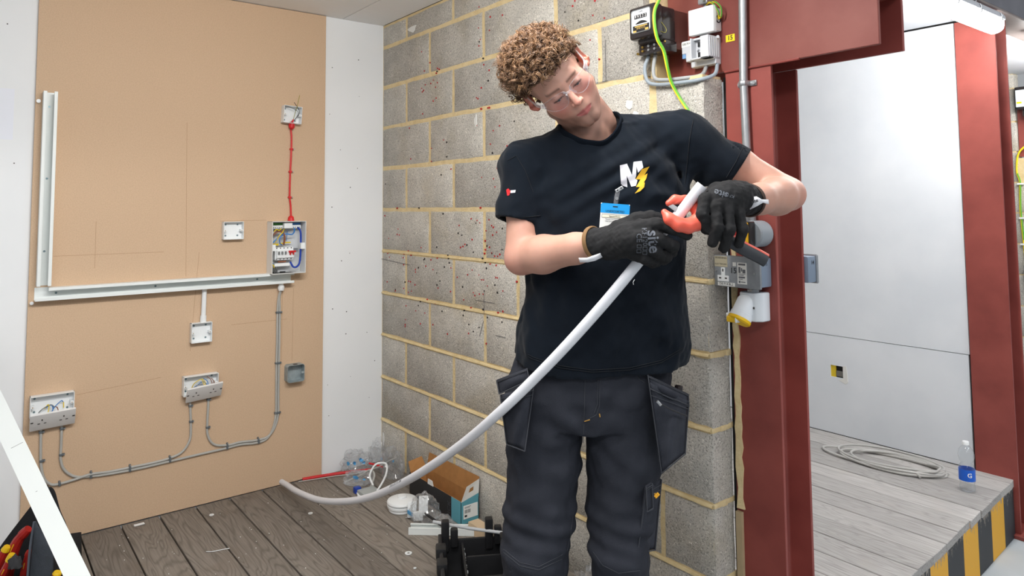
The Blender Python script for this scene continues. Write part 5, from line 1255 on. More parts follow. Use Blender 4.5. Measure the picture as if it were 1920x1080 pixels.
def skin_mat():
    m = bpy.data.materials.new('skin'); m.use_nodes = True; nt = m.node_tree; b = nt.nodes['Principled BSDF']; L = nt.links.new
    b.inputs['Roughness'].default_value = .5; b.inputs['Specular IOR Level'].default_value = .35
    b.inputs['Subsurface Weight'].default_value = .12; b.inputs['Subsurface Radius'].default_value = (.012, .004, .002); b.inputs['Subsurface Scale'].default_value = .6
    at = nd(nt, 'ShaderNodeAttribute'); at.attribute_name = 'Col'
    tc = nd(nt, 'ShaderNodeTexCoord'); n = nd(nt, 'ShaderNodeTexNoise'); n.inputs['Scale'].default_value = 60; n.inputs['Detail'].default_value = 5; L(tc.outputs['Object'], n.inputs[0])
    mr = nd(nt, 'ShaderNodeMapRange'); mr.inputs[3].default_value = .93; mr.inputs[4].default_value = 1.07; L(n.outputs['Fac'], mr.inputs[0])
    hs = nd(nt, 'ShaderNodeHueSaturation'); L(mr.outputs[0], hs.inputs['Value']); L(at.outputs['Color'], hs.inputs['Color']); L(hs.outputs[0], b.inputs['Base Color'])
    n2 = nd(nt, 'ShaderNodeTexNoise'); n2.inputs['Scale'].default_value = 700; n2.inputs['Detail'].default_value = 2; L(tc.outputs['Object'], n2.inputs[0])
    bp = nd(nt, 'ShaderNodeBump'); bp.inputs['Strength'].default_value = .08; bp.inputs['Distance'].default_value = .002; L(n2.outputs['Fac'], bp.inputs['Height']); L(bp.outputs[0], b.inputs['Normal'])
    return m
M_SKIN = skin_mat()

# ------------------------------------------------------------------ trunk, arms and legs under the clothes
KN_R, KN_L = PL(1003, 1035, -.03), PL(1161, 1035, -.03)
HP_R, HP_L = PL(1024, 770, .0), PL(1168, 770, .0)
AN_R, AN_L = A_([-.165, .03, .085]), A_([.085, .03, .085])
def body_sdf(p):
    d = loft(p, [(.86, .0, .0, .14, .085), (1.0, .005, -.01, .15, .085), (1.2, .02, -.01, .15, .09), (1.38, .035, -.005, .165, .09), (1.46, .03, .0, .14, .075)], 2.2)
    d = smin(d, cone(p, NECK+A_([0,.01,-.055]), SH_R+A_([.02,0,-.02]), .04, .036), .03); d = smin(d, cone(p, NECK+A_([0,.01,-.045]), SH_L+A_([-.02,0,-.02]), .04, .036), .03)
    d = smin(d, cone(p, NECK+A_([0, .01, -.09]), NECK+A_([0, .01, -.04]), .055, .045), .03)
    for S_, E_, W_ in ((SH_R, EL_R, WR_R), (SH_L, EL_L, WR_L)):
        fm = E_+(W_-E_)*.30
        a = smin(cone(p, S_, S_+(E_-S_)*.5, .044, .046), cone(p, S_+(E_-S_)*.5, E_, .046, .041), .02)
        fa = smin(cone(p, E_, fm, .040, .0455), cone(p, fm, E_+(W_-E_)*.72, .0455, .036), .02)
        fa = smin(fa, cone(p, E_+(W_-E_)*.72, W_, .036, .0285), .015)
        d = smin(d, smin(a, fa, .016), .03)
    for H_, K_, N_ in ((HP_R, KN_R, AN_R), (HP_L, KN_L, AN_L)):
        d = smin(d, chain(p, [H_, K_, N_], [.078, .055, .040], .02), .03)
        d = smin(d, cone(p, N_+A_([0, .0, -.045]), N_+A_([0, -.13, -.055]), .032, .026), .02)
    return d
BP, BF = surface_nets(body_sdf, (-.32, -.36, .0), (.62, .16, 1.62), .0065)
bcol = np.tile(A_(srgb(188, 143, 125)), (len(BP), 1))
red = np.exp(-(np.linalg.norm(BP-(EL_R+A_([-.02, 0, -.03])), axis=1)/.05)**2)+np.exp(-(np.linalg.norm(BP-(EL_L+A_([.03, 0, -.01])), axis=1)/.05)**2)
bcol = bcol*(1-.4*red[:, None])+A_(srgb(208, 132, 118))*.4*red[:, None]
ALLP = np.concatenate([HP, BP]); ALLF = np.concatenate([HF, BF+len(HP)]); ALLC = np.concatenate([HCOL, bcol])
man = emit('person', ALLP, ALLF, M_SKIN, None, cols=ALLC)
tag(man, 'person in a navy T-shirt, safety glasses and black gloves, head bent, cutting a white conduit', 'person')

# ------------------------------------------------------------------ T-shirt
M_SHIRT = mat('navy_cotton', srgb(13, 19, 27), .9, noise=.3, nscale=9, col2=srgb(22, 30, 39), bump=.25, bscale=900, spec=.12, sheen=.06)
SE_R, SE_L = PL(974, 417, -.035), PL(1385, 316, -.03)
dR, dL = (SE_R-SH_R)/np.linalg.norm(SE_R-SH_R), (SE_L-SH_L)/np.linalg.norm(SE_L-SH_L)
dR = dR*.8+A_([-.12, 0, -.2]); dR /= np.linalg.norm(dR)
NKC = PL(1108, 236, -.015)+A_([0, 0, -.018]); NKD = A_([-.015, -.060, .14])
def shirt_sdf(p):
    d = loft(p, [(.80, .018, -.012, .224, .127), (.93, .018, -.012, .226, .127), (1.05, .030, -.012, .213, .124), (1.16, .040, -.010, .207, .122), (1.28, .044, -.008, .211, .122), (1.38, .046, -.004, .215, .118), (1.45, .045, .0, .196, .108), (1.51, .040, .004, .150, .088), (1.56, .030, .010, .09, .07)], 2.5)
    d = smin(d, chain(p, [NECK+A_([-.03, .012, -.025]), SH_R+A_([.03, .008, -.005]), SH_R+A_([-.01, 0, -.012])], [.062, .064, .066], .02), .035)
    d = smin(d, chain(p, [NECK+A_([.05, .010, -.010]), SH_L+A_([-.04, .006, .0]), SH_L+A_([.01, 0, -.008])], [.064, .066, .064], .02), .035)
    # cloth folds: long soft drapes on the body, tighter ones at armpits, sleeves and hem
    w = .0042*wav(p, 5, 10, 24, (1, .6, .28))+.0028*wav(p, 6, 10, 55, (1, .8, .4))+.0010*wav(p, 8, 10, 110, (1, 1, .6))
    r1 = np.linalg.norm(p-A_([.245, -.08, 1.36], np.float32), axis=1); an = np.arctan2(p[:, 2]-1.36, p[:, 0]-.245)
    w = w+.005*np.exp(-(r1/.17)**2)*np.sin(an*8)*np.clip((r1-.03)/.06, 0, 1)
    r2 = np.linalg.norm(p-A_([-.165, -.07, 1.36], np.float32), axis=1); an2 = np.arctan2(p[:, 2]-1.36, p[:, 0]+.165)
    w = w+.005*np.exp(-(r2/.14)**2)*np.sin(an2*7+1)*np.clip((r2-.03)/.06, 0, 1)
    w = w+.004*np.exp(-((p[:, 2]-1.0)/.10)**2)*np.sin(p[:, 0]*32+p[:, 2]*16)
    # pull folds from the badge clip to the collar and right chest
    u = (p[:, 0]-.06)*.86+(p[:, 2]-1.42)*.5; v = -(p[:, 0]-.06)*.5+(p[:, 2]-1.42)*.86
    w = w+.0035*np.exp(-(v/.06)**2)*np.exp(-(u/.16)**2)*np.sin(v*150)
    d = d+w
    hem = .950-.006*np.cos(p[:, 0]*7)-.018*np.clip(-p[:, 1]*8, 0, 1)+.02*(p[:, 0]-.02)**2*8+.004*np.sin(p[:, 0]*19)
    d = np.maximum(d, hem-p[:, 2])
    hol = loft(p, [(.70, .018, -.012, .204, .106), (1.02, .022, -.012, .196, .106)], 2.5); d = np.maximum(d, -np.maximum(hol, p[:, 2]-1.0))
    # sleeves, hollow at the cuff
    for S_, E_, dd, r0, r1, ri, kk in ((SH_R+A_([.006, .0, -.02]), SE_R, dR, .064, .0655, .054, .016), (SH_L+A_([-.01, .0, -.015]), SE_L, dL, .068, .0625, .051, .045)):
        h = (p-E_.astype(np.float32))@dd.astype(np.float32); sl = cone(p, S_, E_+dd*.06, r0, r1)+w*.8
        sl = np.maximum(sl, h); inn = np.maximum(cone(p, E_-dd*.05, E_+dd*.1, ri, ri), -.045-h); sl = np.maximum(sl, -inn)
        d = smin(d, sl, kk)
    # neck hole
    nk = cone(p, NKC, NKC+NKD, .0765, .10)
    d = smax(d, -nk, .004)
    return d
SP, SF = surface_nets(shirt_sdf, (-.33, -.20, .88), (.50, .18, 1.68), .0046)
shirt = emit('t_shirt', SP, SF, M_SHIRT, man, smooth=55)
SBV = bvh(SP, SF)
# ribbed collar: ring where the neck hole meets the shirt
nrm = NKD/np.linalg.norm(NKD); ring_pts = []
e1 = np.cross(nrm, [0, 1, 0]); e1 /= np.linalg.norm(e1); e2 = np.cross(nrm, e1)
for k in range(56):
    a = 2*math.pi*k/56; dirv = e1*math.cos(a)+e2*math.sin(a)
    T_ = np.linspace(-.4, .8, 90); pts_ = np.stack([NKC+NKD*t+dirv*(.0765+.0235*np.clip(t, 0, 1)+.003) for t in T_]).astype(np.float32)
    ok = np.where(shirt_sdf(pts_) < 0)[0]
    if len(ok): ring_pts.append(pts_[ok[-1]].astype(float))
RG = A_(ring_pts); n_ = len(RG)
for _ in range(4): RG = (np.roll(RG, 1, 0)+RG*2+np.roll(RG, -1, 0))/4
q = MB(); q.tube([pw(p) for p in RG], .0115, 10, closed=True, flat=(.42, (0, 0, 1))); q.build('collar', mat('navy_rib', srgb(14, 20, 28), .9, bump=.5, bscale=700, spec=.1), shirt)

# logo on the chest
def chest_patch(name, poly, m, off=.0016, par=None, bv=None, res=.0035):
    """polygon given in photo pixels laid on the cloth"""
    b0 = bv or SBV; bm = bmesh.new(); vs = []
    ring_ = []
    for i in range(len(poly)):
        a, b = A_(poly[i], float), A_(poly[(i+1) % len(poly)], float); n = max(1, int(np.linalg.norm(b-a)/4))
        for k in range(n): ring_.append(a+(b-a)*k/n)
    vv = [bm.verts.new((p[0], p[1], 0)) for p in ring_]; f = bm.faces.new(vv)
    bmesh.ops.triangulate(bm, faces=[f]); bmesh.ops.subdivide_edges(bm, edges=[e for e in bm.edges if e.calc_length() > 6], cuts=2, use_grid_fill=False)
    bmesh.ops.triangulate(bm, faces=bm.faces[:])
    out = []
    cl = A_([(CPOS-PO).dot(PR), (CPOS-PO).dot(PF), CPOS.z])
    for v in bm.verts:
        t = PL(v.co.x, v.co.y, -.1); dv = V(t-cl).normalized(); hit = b0.ray_cast(V(cl), dv)
        pt = (hit[0]-dv*off) if hit[0] is not None else V(t)
        out.append(pw(pt))
    fs = [tuple(v.index for v in f.verts) for f in bm.faces]; bm.verts.index_update(); fs = [tuple(v.index for v in f.verts) for f in bm.faces]; bm.free()
    return link_mesh(name, out, fs, m, par or shirt, smooth=60)
M_EMB = mat('silver_thread', srgb(206, 204, 210), .6, bump=.4, bscale=1500); M_EMBY = mat('gold_thread', srgb(232, 180, 36), .6, bump=.4, bscale=1500)
def cpx(x, y): return (1100+x/7.7125, 290+y/7.714)
for q_ in (((480, 155), (570, 134), (588, 472), (525, 450), (497, 425)), ((515, 147), (583, 130), (668, 325), (735, 370), (712, 450), (645, 462)), ((678, 105), (722, 99), (715, 310), (690, 378), (652, 330)), ((690, 104), (797, 90), (820, 185), (742, 262), (722, 172))):
    chest_patch('logo_letter', [cpx(*p) for p in q_], M_EMB)
chest_patch('logo_bolt', [cpx(*p) for p in ((910, 170), (800, 210), (708, 355), (778, 358), (715, 468), (772, 466), (695, 562), (770, 530), (832, 470), (840, 405), (826, 402), (862, 345), (880, 270), (832, 300))], M_EMBY, off=.0024)
chest_patch('sleeve_emblem', [(949, 356), (953, 353), (957, 358), (955, 366), (951, 367)], mat('red_thread', srgb(190, 30, 36), .6))
chest_patch('sleeve_emblem', [(957, 357), (967, 356), (966, 361), (957, 362)], M_EMB)

# ------------------------------------------------------------------ hair
M_HAIR = mat('brown_hair', srgb(92, 64, 43), .40, noise=.9, nscale=60, col2=srgb(150, 114, 80), spec=.6)
M_HAIRD = mat('dark_hair_base', srgb(52, 36, 25), .7, noise=.6, nscale=150, col2=srgb(82, 58, 40), bump=1.0, bscale=300)
def hair_zone(q):
    """0..1 over head coordinates: where long hair grows"""
    front_ = sm(.050, .062, q[:, 2])*(q[:, 1] < -.02)
    side = sm(.020, .036, q[:, 2])*(q[:, 1] >= -.02)*(q[:, 1] < .03)
    rear = sm(-.050, -.03, q[:, 2])*(q[:, 1] >= .03)
    return np.clip(front_+side+rear, 0, 1)
def thick(q):
    """hair depth: bushy on top and on the low (image left) side, cropped over the upper ear"""
    t = .012+.024*sm(.03, .085, q[:, 2]); t = t+.016*sm(.01, -.05, q[:, 0])*sm(.0, .05, q[:, 2]); return t-.006*sm(.03, .07, q[:, 0])*sm(.09, .05, q[:, 2])
def cap_sdf(p):
    q = hl(p); d = ell(q, (0, .018, .034), (.077, .096, .080))-thick(q)*.62+.003*wav(q, 31, 14, 190)
    z = np.where(q[:, 1] < -.02, .056, np.where(q[:, 1] < .03, .030, -.04)); z = np.interp(q[:, 1], [-.12, -.03, -.01, .02, .05, .12], [.060, .060, .034, .022, -.035, -.05])
    return smax(d, z-q[:, 2], .01)
CP, CFc = surface_nets(cap_sdf, HC-A_([.17, .17, .12]), HC+A_([.15, .16, .16]), .0032)
hair = emit('hair', CP, CFc, M_HAIRD, man)
rgn = np.random.RandomState(12)
qv = hl(HP.astype(np.float32)); zn = hair_zone(qv); cand = np.where(zn > .3)[0]
cand = cand[rgn.permutation(len(cand))[:1350]]
hc0 = A_([0, .018, .02])
vs_, fs_ = [], []
def add_curl(root, n, tl, rad, turns, thick_r, seed, strands=5):
    """one lock: a few fine hairs wound in the same little helix"""
    r = np.random.RandomState(seed); t = np.cross(n, r.randn(3)); t /= np.linalg.norm(t)
    ax = n*.3+t*.9+A_([0, -.35, .0])*max(0, n[2]); ax /= np.linalg.norm(ax); u = np.cross(ax, n); u /= np.linalg.norm(u)+1e-9; w_ = np.cross(ax, u)
    N = 16; ph0 = r.rand()*6.28
    for st in range(strands):
        ph = ph0+r.uniform(-.6, .6); r2 = rad*r.uniform(.75, 1.2); of = r.randn(3)*rad*.22; L2 = tl*r.uniform(.85, 1.2); base_ = len(vs_)
        f = np.linspace(0, 1, N); a = ph+f*turns*6.283
        P = root+of+np.outer((f-.3)*L2, ax)+(np.outer(np.cos(a), u)+np.outer(np.sin(a), w_))*(r2*(1-.3*f))[:, None]+n*rad*.5
        T = np.gradient(P, axis=0); T /= np.linalg.norm(T, axis=1)[:, None]+1e-9; a_ = np.cross(T, n); a_ /= np.linalg.norm(a_, axis=1)[:, None]+1e-9; b_ = np.cross(T, a_)
        rr = (thick_r*(1-.65*f**2))[:, None]
        for k in range(3):
            c, s_ = math.cos(k*2.0944), math.sin(k*2.0944); ringp = P+(a_*c*1.4+b_*s_*.9)*rr
            vs_.extend(ringp)
        for k in range(3):
            k2 = (k+1) % 3
            for q_ in range(N-1): fs_.append((base_+k*N+q_, base_+k2*N+q_, base_+k2*N+q_+1, base_+k*N+q_+1))
for i_, ci in enumerate(cand):
    q0 = qv[ci].astype(float); n = q0-hc0; n /= np.linalg.norm(n); th = float(thick(q0[None])[0])
    side_short = q0[2] < .05 and q0[1] > -.03
    h_ = th*(.45+.55*rgn.rand())
    add_curl(q0+n*h_, n, .027 if not side_short else .012, (.0086 if not side_short else .003)*(.65+.6*rgn.rand()), .85+.6*rgn.rand(), .00062, i_)
# stray ringlets hanging over the forehead and at the nape side
for i_ in range(46):
    x = rgn.uniform(-.065, .05); q0 = A_([x, -.075+abs(x)*.35, .058+rgn.uniform(-.006, .012)]); n = A_([x*4, -1, .35]); n /= np.linalg.norm(n)
    add_curl(q0+n*.008, n, .014, rgn.uniform(.004, .0075), rgn.uniform(.8, 1.3), .0006, 5000+i_, 2)
for i_ in range(26):
    q0 = A_([-.085+rgn.uniform(-.012, .01), rgn.uniform(-.03, .05), rgn.uniform(.02, .06)]); n = A_([-1, -.2, .1]); n /= np.linalg.norm(n)
    add_curl(q0+n*.012, n, .014, rgn.uniform(.005, .008), rgn.uniform(.8, 1.2), .0006, 6000+i_, 2)
tag(emit('curls', hw(A_(vs_)), np.array(fs_), M_HAIR, hair), kind='stuff')

# ------------------------------------------------------------------ safety glasses
def toH(pts): return [pw(p) for p in hw(A_(pts))]
M_LENS = clear2('clear_lens', (.86, .84, .87), .03, 2.6, .30, .03); M_FRAME = clear2('clear_frame', (.93, .93, .95), .12, 1.5, .35, .32)
gl = bpy.data.objects.new('safety_glasses', None); COL.objects.link(gl); gl.parent = man; gl['label'] = 'clear wraparound safety glasses'
def lens_y(x): x = abs(x); return -.1125+.08*x+5.4*x*x
def lens_edge(f):
    """closed outline of the right-hand lens in (x, z), f in 0..1"""
    P = [(.007, .004), (.011, .011), (.024, .0135), (.042, .0135), (.060, .0115), (.072, .007), (.072, -.004), (.062, -.018), (.047, -.0265), (.031, -.027), (.019, -.022), (.010, -.011)]
    n = len(P); i = int(f*n) % n; t = f*n-int(f*n); g = lambda k: A_(P[k % n]); a, b, c, d = g(i-1), g(i), g(i+1), g(i+2)
    return .5*((2*b)+(c-a)*t+(2*a-5*b+4*c-d)*t*t+(3*b-a-3*c+d)*t**3)
for sgn in (-1, 1):
    vs, fs = [], []; NR, NA = 6, 48
    for r in range(NR+1):
        for k in range(NA):
            e = lens_edge(k/NA); c = A_([.036, -.003]); p = c+(e-c)*(r/NR); vs.append((sgn*p[0], lens_y(p[0]), p[1]))
    for r in range(NR):
        for k in range(NA): j = (k+1) % NA; f = (r*NA+k, r*NA+j, (r+1)*NA+j, (r+1)*NA+k); fs.append(f if sgn < 0 else f[::-1])
    o = link_mesh('lens', toH(vs), fs, M_LENS, gl, smooth=180)
    q = MB(); q.tube(toH([(sgn*lens_edge(k/48)[0], lens_y(lens_edge(k/48)[0])-.0004, lens_edge(k/48)[1]) for k in range(48)]), .00075, 6, closed=True); q.build('lens_rim', M_FRAME, gl)
    q = MB(); q.tube(toH([(sgn*x, y, z) for x, y, z in ((.067, -.080, .003), (.076, -.068, .005), (.083, -.05, .009), (.086, -.02, .016), (.0875, .004, .024), (.0875, .022, .022), (.0865, .034, .008))]), [.0075, .0085, .0075, .006, .0055, .005, .004], 8, flat=(.33, A_(pw(hw(A_([0, 0, 1.])))-pw(hw(A_([0, 0, 0.]))))))
    q.build('temple', M_FRAME, gl)
q = MB(); q.tube(toH([(-.012, lens_y(.012), .008), (-.006, -.1125, .003), (0, -.1130, .001), (.006, -.1125, .003), (.012, lens_y(.012), .008)]), .0028, 8); q.build('bridge', M_FRAME, gl)
q = MB()
for sgn in (-1, 1): q.tube(toH([(sgn*.009, -.108, -.002), (sgn*.012, -.101, -.012), (sgn*.015, -.097, -.018)]), .0024, 6)
q.build('nose_pad', M_FRAME, gl)

# eyes: a slit of white and grey iris below the lowered lids
def eye_patch(nm, sg, lon0, lon1, half, lat, rad, m):
    vs, fs = [], []; n1, n2 = 14, 4
    for i in range(n1+1):
        lo_ = lon0+(lon1-lon0)*i/n1; hh_ = half*max(.04, math.cos((2*i/n1-1)*1.45))
        for j in range(n2+1):
            la = math.radians(lat+hh_*(2*j/n2-1)); lg = math.radians(lo_); vs.append((sg*.031+rad*math.cos(la)*math.sin(lg), -.0735-rad*math.cos(la)*math.cos(lg), -.004+rad*math.sin(la)))
    for i in range(n1):
        for j in range(n2): a = i*(n2+1)+j; fs.append((a, a+n2+1, a+n2+2, a+1))
    return link_mesh(nm, toH(vs), fs, m, man, smooth=180)
for sg in (-1, 1):
    eye_patch('eye_white', sg, -44, 44, 11, -26, .0136, mat('eye_white', srgb(214, 206, 204), .25)); eye_patch('iris', sg, -20, 16, 10, -27, .0139, mat('iris_grey', srgb(74, 88, 96), .2))
    q = MB(); q.tube(toH([(sg*.031+.0141*math.cos(math.radians(-14-2*abs(k)))*math.sin(math.radians(k*6.2)), -.0735-.0141*math.cos(math.radians(-14-2*abs(k)))*math.cos(math.radians(k*6.2)), -.004+.0141*math.sin(math.radians(-14-1.6*abs(k)))) for k in range(-8, 9)]), .0006, 5); q.build('eyelash', mat('lash_brown', srgb(58, 42, 34), .7), man)

# ------------------------------------------------------------------ trousers, pockets, boots
M_TR = mat('black_work_trousers', srgb(43, 45, 52), .85, noise=.5, nscale=12, col2=srgb(56, 58, 66), bump=.35, bscale=650, spec=.2)
M_TR2 = mat('black_pocket_cloth', srgb(46, 48, 55), .85, noise=.5, nscale=20, col2=srgb(64, 66, 74), bump=.35, bscale=600, spec=.2)
M_STITCH = mat('grey_stitching', srgb(58, 60, 66), .8); M_STITCHY = mat('tan_stitching', srgb(186, 140, 66), .8)
TR_R = [PL(1022, 760, .0), PL(1020, 860, .0), PL(1012, 960, -.01), KN_R, A_([KN_R[0]-.008, .0, .25]), A_([-.165, .02, .07])]
TR_L = [PL(1170, 760, .0), PL(1168, 860, .0), PL(1163, 960, -.01), KN_L, A_([KN_L[0]+.008, .0, .25]), A_([.085, .02, .07])]
def trouser_sdf(p):
    d = loft(p, [(.78, -.018, .0, .200, .105), (.86, -.010, -.005, .215, .115), (.95, .0, -.008, .198, .112), (1.03, .01, -.008, .175, .105)], 2.4)
    for C_x, rs in ((TR_R, [.100, .094, .088, .081, .083, .085]), (TR_L, [.100, .0925, .084, .071, .078, .082])):
        d = smin(d, chain(p, C_x, rs, .02), .008)
    w = .003*wav(p, 41, 10, 26, (.7, .6, 1))+.0022*wav(p, 42, 12, 60, (.8, .8, 1.1))+.001*wav(p, 43, 10, 120)
    # creases fanning from the crotch, sagging rings above the knee
    r = np.linalg.norm(p-A_([-.02, -.09, .77], np.float32), axis=1); an = np.arctan2(p[:, 2]-.77, p[:, 0]+.02)
    w = w+.0045*np.exp(-(r/.13)**2)*np.sin(an*7+.6)*np.clip((r-.02)/.05, 0, 1)
    w = w+.0035*np.exp(-((p[:, 2]-.53)/.07)**2)*np.sin(p[:, 2]*130+p[:, 0]*30)
    return np.maximum(d+w, .045-p[:, 2])
TP, TF = surface_nets(trouser_sdf, (-.30, -.17, .03), (.27, .15, 1.04), .0055)
tro = emit('trousers', TP, TF, M_TR, man, smooth=60); TBV = bvh(TP, TF)
cl_ = A_([(CPOS-PO).dot(PR), (CPOS-PO).dot(PF), CPOS.z])
def onto(bv, x, y, off=.001, y_fallback=-.1):
    t = PL(x, y, y_fallback); dv = V(t-cl_).normalized(); h = bv.ray_cast(V(cl_), dv)
    return np.array(h[0]-dv*off) if h[0] is not None else t
def stitch(par, bv, pts, m, r=.0009, nm='stitching'):
    P = []
    for i in range(len(pts)-1):
        a, b = A_(pts[i], float), A_(pts[i+1], float); n = max(2, int(np.linalg.norm(b-a)/8))
        for k in range(n): P.append(a+(b-a)*k/n)
    P.append(A_(pts[-1], float)); W = [onto(bv, p[0], p[1]) for p in P]
    # drop jumps at silhouettes
    W = [w for i, w in enumerate(W) if i == 0 or np.linalg.norm(w-W[i-1]) < .05]
    if len(W) > 2: q = MB(); q.tube([pw(w) for w in W], r, 4); q.build(nm, m, par)
stitch(tro, TBV, [(1097, 712), (1096, 760), (1095, 790)], M_STITCH); stitch(tro, TBV, [(1125, 712), (1124, 760), (1118, 778), (1100, 788)], M_STITCH); stitch(tro, TBV, [(1121, 712), (1120, 758), (1114, 774)], M_STITCH)
stitch(tro, TBV, [(1096, 790), (1106, 787)], M_STITCHY, .0014); stitch(tro, TBV, [(1124, 776), (1125, 782)], M_STITCHY, .0014)
stitch(tro, TBV, [(1095, 795), (1093, 830)], M_STITCH)
stitch(tro, TBV, [(944, 1030), (975, 1055), (1010, 1063), (1055, 1040)], M_STITCH); stitch(tro, TBV, [(944, 1036), (975, 1061), (1010, 1069), (1054, 1048)], M_STITCH)
stitch(tro, TBV, [(1112, 1035), (1130, 1060), (1160, 1075), (1200, 1070)], M_STITCH)
stitch(tro, TBV, [(1075, 960), (1070, 1000), (1062, 1040)], M_STITCH); stitch(tro, TBV, [(1190, 700), (1200, 712), (1210, 718)], M_STITCH)
M_SEAM = mat('navy_seam', srgb(12, 16, 22), .9)
for ln in ([(937, 408), (960, 408), (990, 407), (1014, 404)], [(1393, 276), (1380, 303), (1362, 333)], [(1300, 224), (1293, 260), (1288, 310), (1284, 345)], [(952, 300), (968, 292), (985, 320), (1000, 360)], [(966, 652), (1000, 670), (1050, 686), (1110, 694), (1180, 690), (1240, 676), (1281, 652)], [(966, 656), (1000, 674), (1050, 690), (1110, 698), (1180, 694), (1240, 680), (1281, 656)]): stitch(shirt, SBV, ln, M_SEAM, .0010, 'seam')
stitch(shirt, SBV, [(1190, 524), (1187, 529), (1188, 534)], M_PVC, .0008, 'white_thread')
def pocket(name, TL, TR, BR, BL, yy, bulge, par, m=M_TR2, n=14, th=.006, wob=0, flare=0):
    """hanging pocket: px corners, local depth yy at the corners, belly towards the viewer"""
    rows = []
    for i in range(n+1):
        v = i/n; row = []
        for j in range(n+1):
            u = j/n; px = (1-v)*((1-u)*A_(TL)+u*A_(TR))+v*((1-u)*A_(BL)+u*A_(BR)); y = (1-v)*((1-u)*yy[0]+u*yy[1])+v*((1-u)*yy[3]+u*yy[2])
            y -= bulge*math.sin(math.pi*u)**.8*(.55+.45*math.sin(math.pi*v))+wob*math.sin(u*9+v*5)+flare*(1-v)**4
            row.append(PL(px[0], px[1], y))
        rows.append(row)
    vs = [pw(p) for r in rows for p in r]; C2 = n+1
    fs = [(i*C2+j, (i+1)*C2+j, (i+1)*C2+j+1, i*C2+j+1) for i in range(n) for j in range(n)]
    o = link_mesh(name, vs, fs, m, par, smooth=60); md = o.modifiers.new('thick', 'SOLIDIFY'); md.thickness = th; md.offset = -1
    def edge(pts, dy=.0045): return [pw(A_(p)+A_([0, -dy, 0])) for p in pts]
    q = MB(); q.tube(edge([rows[1][j] for j in range(n+1)]), .0011, 4); q.tube(edge([rows[2][j] for j in range(n+1)]), .0009, 4); q.tube(edge([r[0] for r in rows]), .0016, 5); q.tube(edge([r[-1] for r in rows]), .0016, 5); q.tube(edge(rows[-1]), .0016, 5); q.build('stitching', M_STITCH, o)
    return o, rows
pocket('holster_pocket', (938, 740), (1001, 722), (984, 845), (950, 832), (-.075, -.125, -.125, -.085), .024, tro, wob=.006)
pocket('pocket_flap', (931, 712), (988, 690), (992, 712), (936, 738), (-.055, -.115, -.122, -.07), .02, tro)
pocket('holster_pocket', (1216, 716), (1291, 752), (1284, 850), (1240, 886), (-.118, -.055, -.065, -.115), .032, tro, wob=.007, flare=.010)
pocket('pocket_flap', (1214, 702), (1290, 738), (1291, 762), (1218, 728), (-.124, -.05, -.058, -.128), .032, tro)
z_ = [PL(1230, 752, -.166), PL(1258, 768, -.152), PL(1288, 780, -.092)]
q = MB(); q.tube([pw(p) for p in z_], .0022, 6); zp = q.build('zip', mat('dark_zip', srgb(30, 30, 34), .5), tro)
q = MB(); q.tube([pw(PL(1232, 752, -.168)), pw(PL(1239, 760, -.168))], .0035, 8); q.build('zip_pull', M_GALV, zp)
q = MB(); q.cyl(pw(PL(1271, 745, -.045)), pw(PL(1273, 722, -.04)), .011, 12); q.build('tool_handle', M_BAKE, tro, bevel=.004)
pocket('cargo_pocket', (1212, 915), (1240, 898), (1228, 1030), (1195, 1035), (-.092, -.035, -.03, -.085), .008, tro)
pocket('phone_pocket_tab', (1211, 912), (1222, 905), (1224, 952), (1213, 958), (-.112, -.10, -.10, -.11), .002, tro, th=.004)
M_SITE = mat('amber_print', srgb(238, 172, 30), .5)
wm = frame(pw(PL(1231, 928, -.088)), pw(PL(1239, 919, -.062))-pw(PL(1224, 934, -.100)), CPOS-pw(PL(1231, 928, -.1)))
text('brand_text', 'site', .016, wm, M_SITE, tro, depth=.0006, bold=.0004)
for x, yb in ((AN_R[0], 0), (AN_L[0], 0)):
    def boot_sdf(p, x=x): return np.maximum(smin(smin(cone(p, (x, .035, .13), (x, .035, .05), .058, .052), cone(p, (x, .03, .04), (x, -.13, .03), .046, .042), .03), ell(p, (x, -.14, .038), (.05, .07, .045)), .02), .004-p[:, 2])
    bp_, bf_ = surface_nets(boot_sdf, (x-.1, -.24, .0), (x+.1, .12, .16), .007); bo_ = emit('boot', bp_, bf_, mat('black_leather', srgb(34, 32, 32), .5), man)
    q = MB(); q.box((-.048, -.20, .001), (.048, .088, .022)); q.v = [pw(A_([x+v.x, v.y, v.z])) for v in q.v]; q.build('sole', M_BPL, bo_, bevel=.012, bseg=3)

# ------------------------------------------------------------------ gloves
M_GL = mat('black_glove_knit', srgb(29, 29, 30), .8, noise=.4, nscale=30, col2=srgb(40, 40, 42), bump=.5, bscale=900, spec=.3)
M_GLT = mat('grey_glove_print', srgb(92, 96, 104), .7)
gr = dict(
    palm=[(WR_R+A_([-.02, .01, .002]), .036), (PL(1150, 455, -.27), .035), (PL(1180, 450, -.305), .035), (PL(1208, 447, -.325), .033)],
    fingers=[[(PL(1200, 426, -.322), .018), (PL(1232, 421, -.338), .0145), (PL(1264, 429, -.345), .0130), (PL(1289, 441, -.340), .0115)],
             [(PL(1200, 445, -.325), .020), (PL(1234, 447, -.345), .0145), (PL(1262, 461, -.336), .0125), (PL(1260, 474, -.295), .0115)],
             [(PL(1198, 462, -.320), .020), (PL(1228, 470, -.338), .0140), (PL(1249, 482, -.322), .0125), (PL(1243, 488, -.282), .0120)],
             [(PL(1190, 475, -.312), .018), (PL(1212, 484, -.325), .0150), (PL(1230, 489, -.308), .0130), (PL(1222, 494, -.272), .0115)],
             [(PL(1160, 432, -.275), .024), (PL(1195, 415, -.285), .020), (PL(1220, 408, -.285), .0160), (PL(1246, 414, -.283), .0130)]])
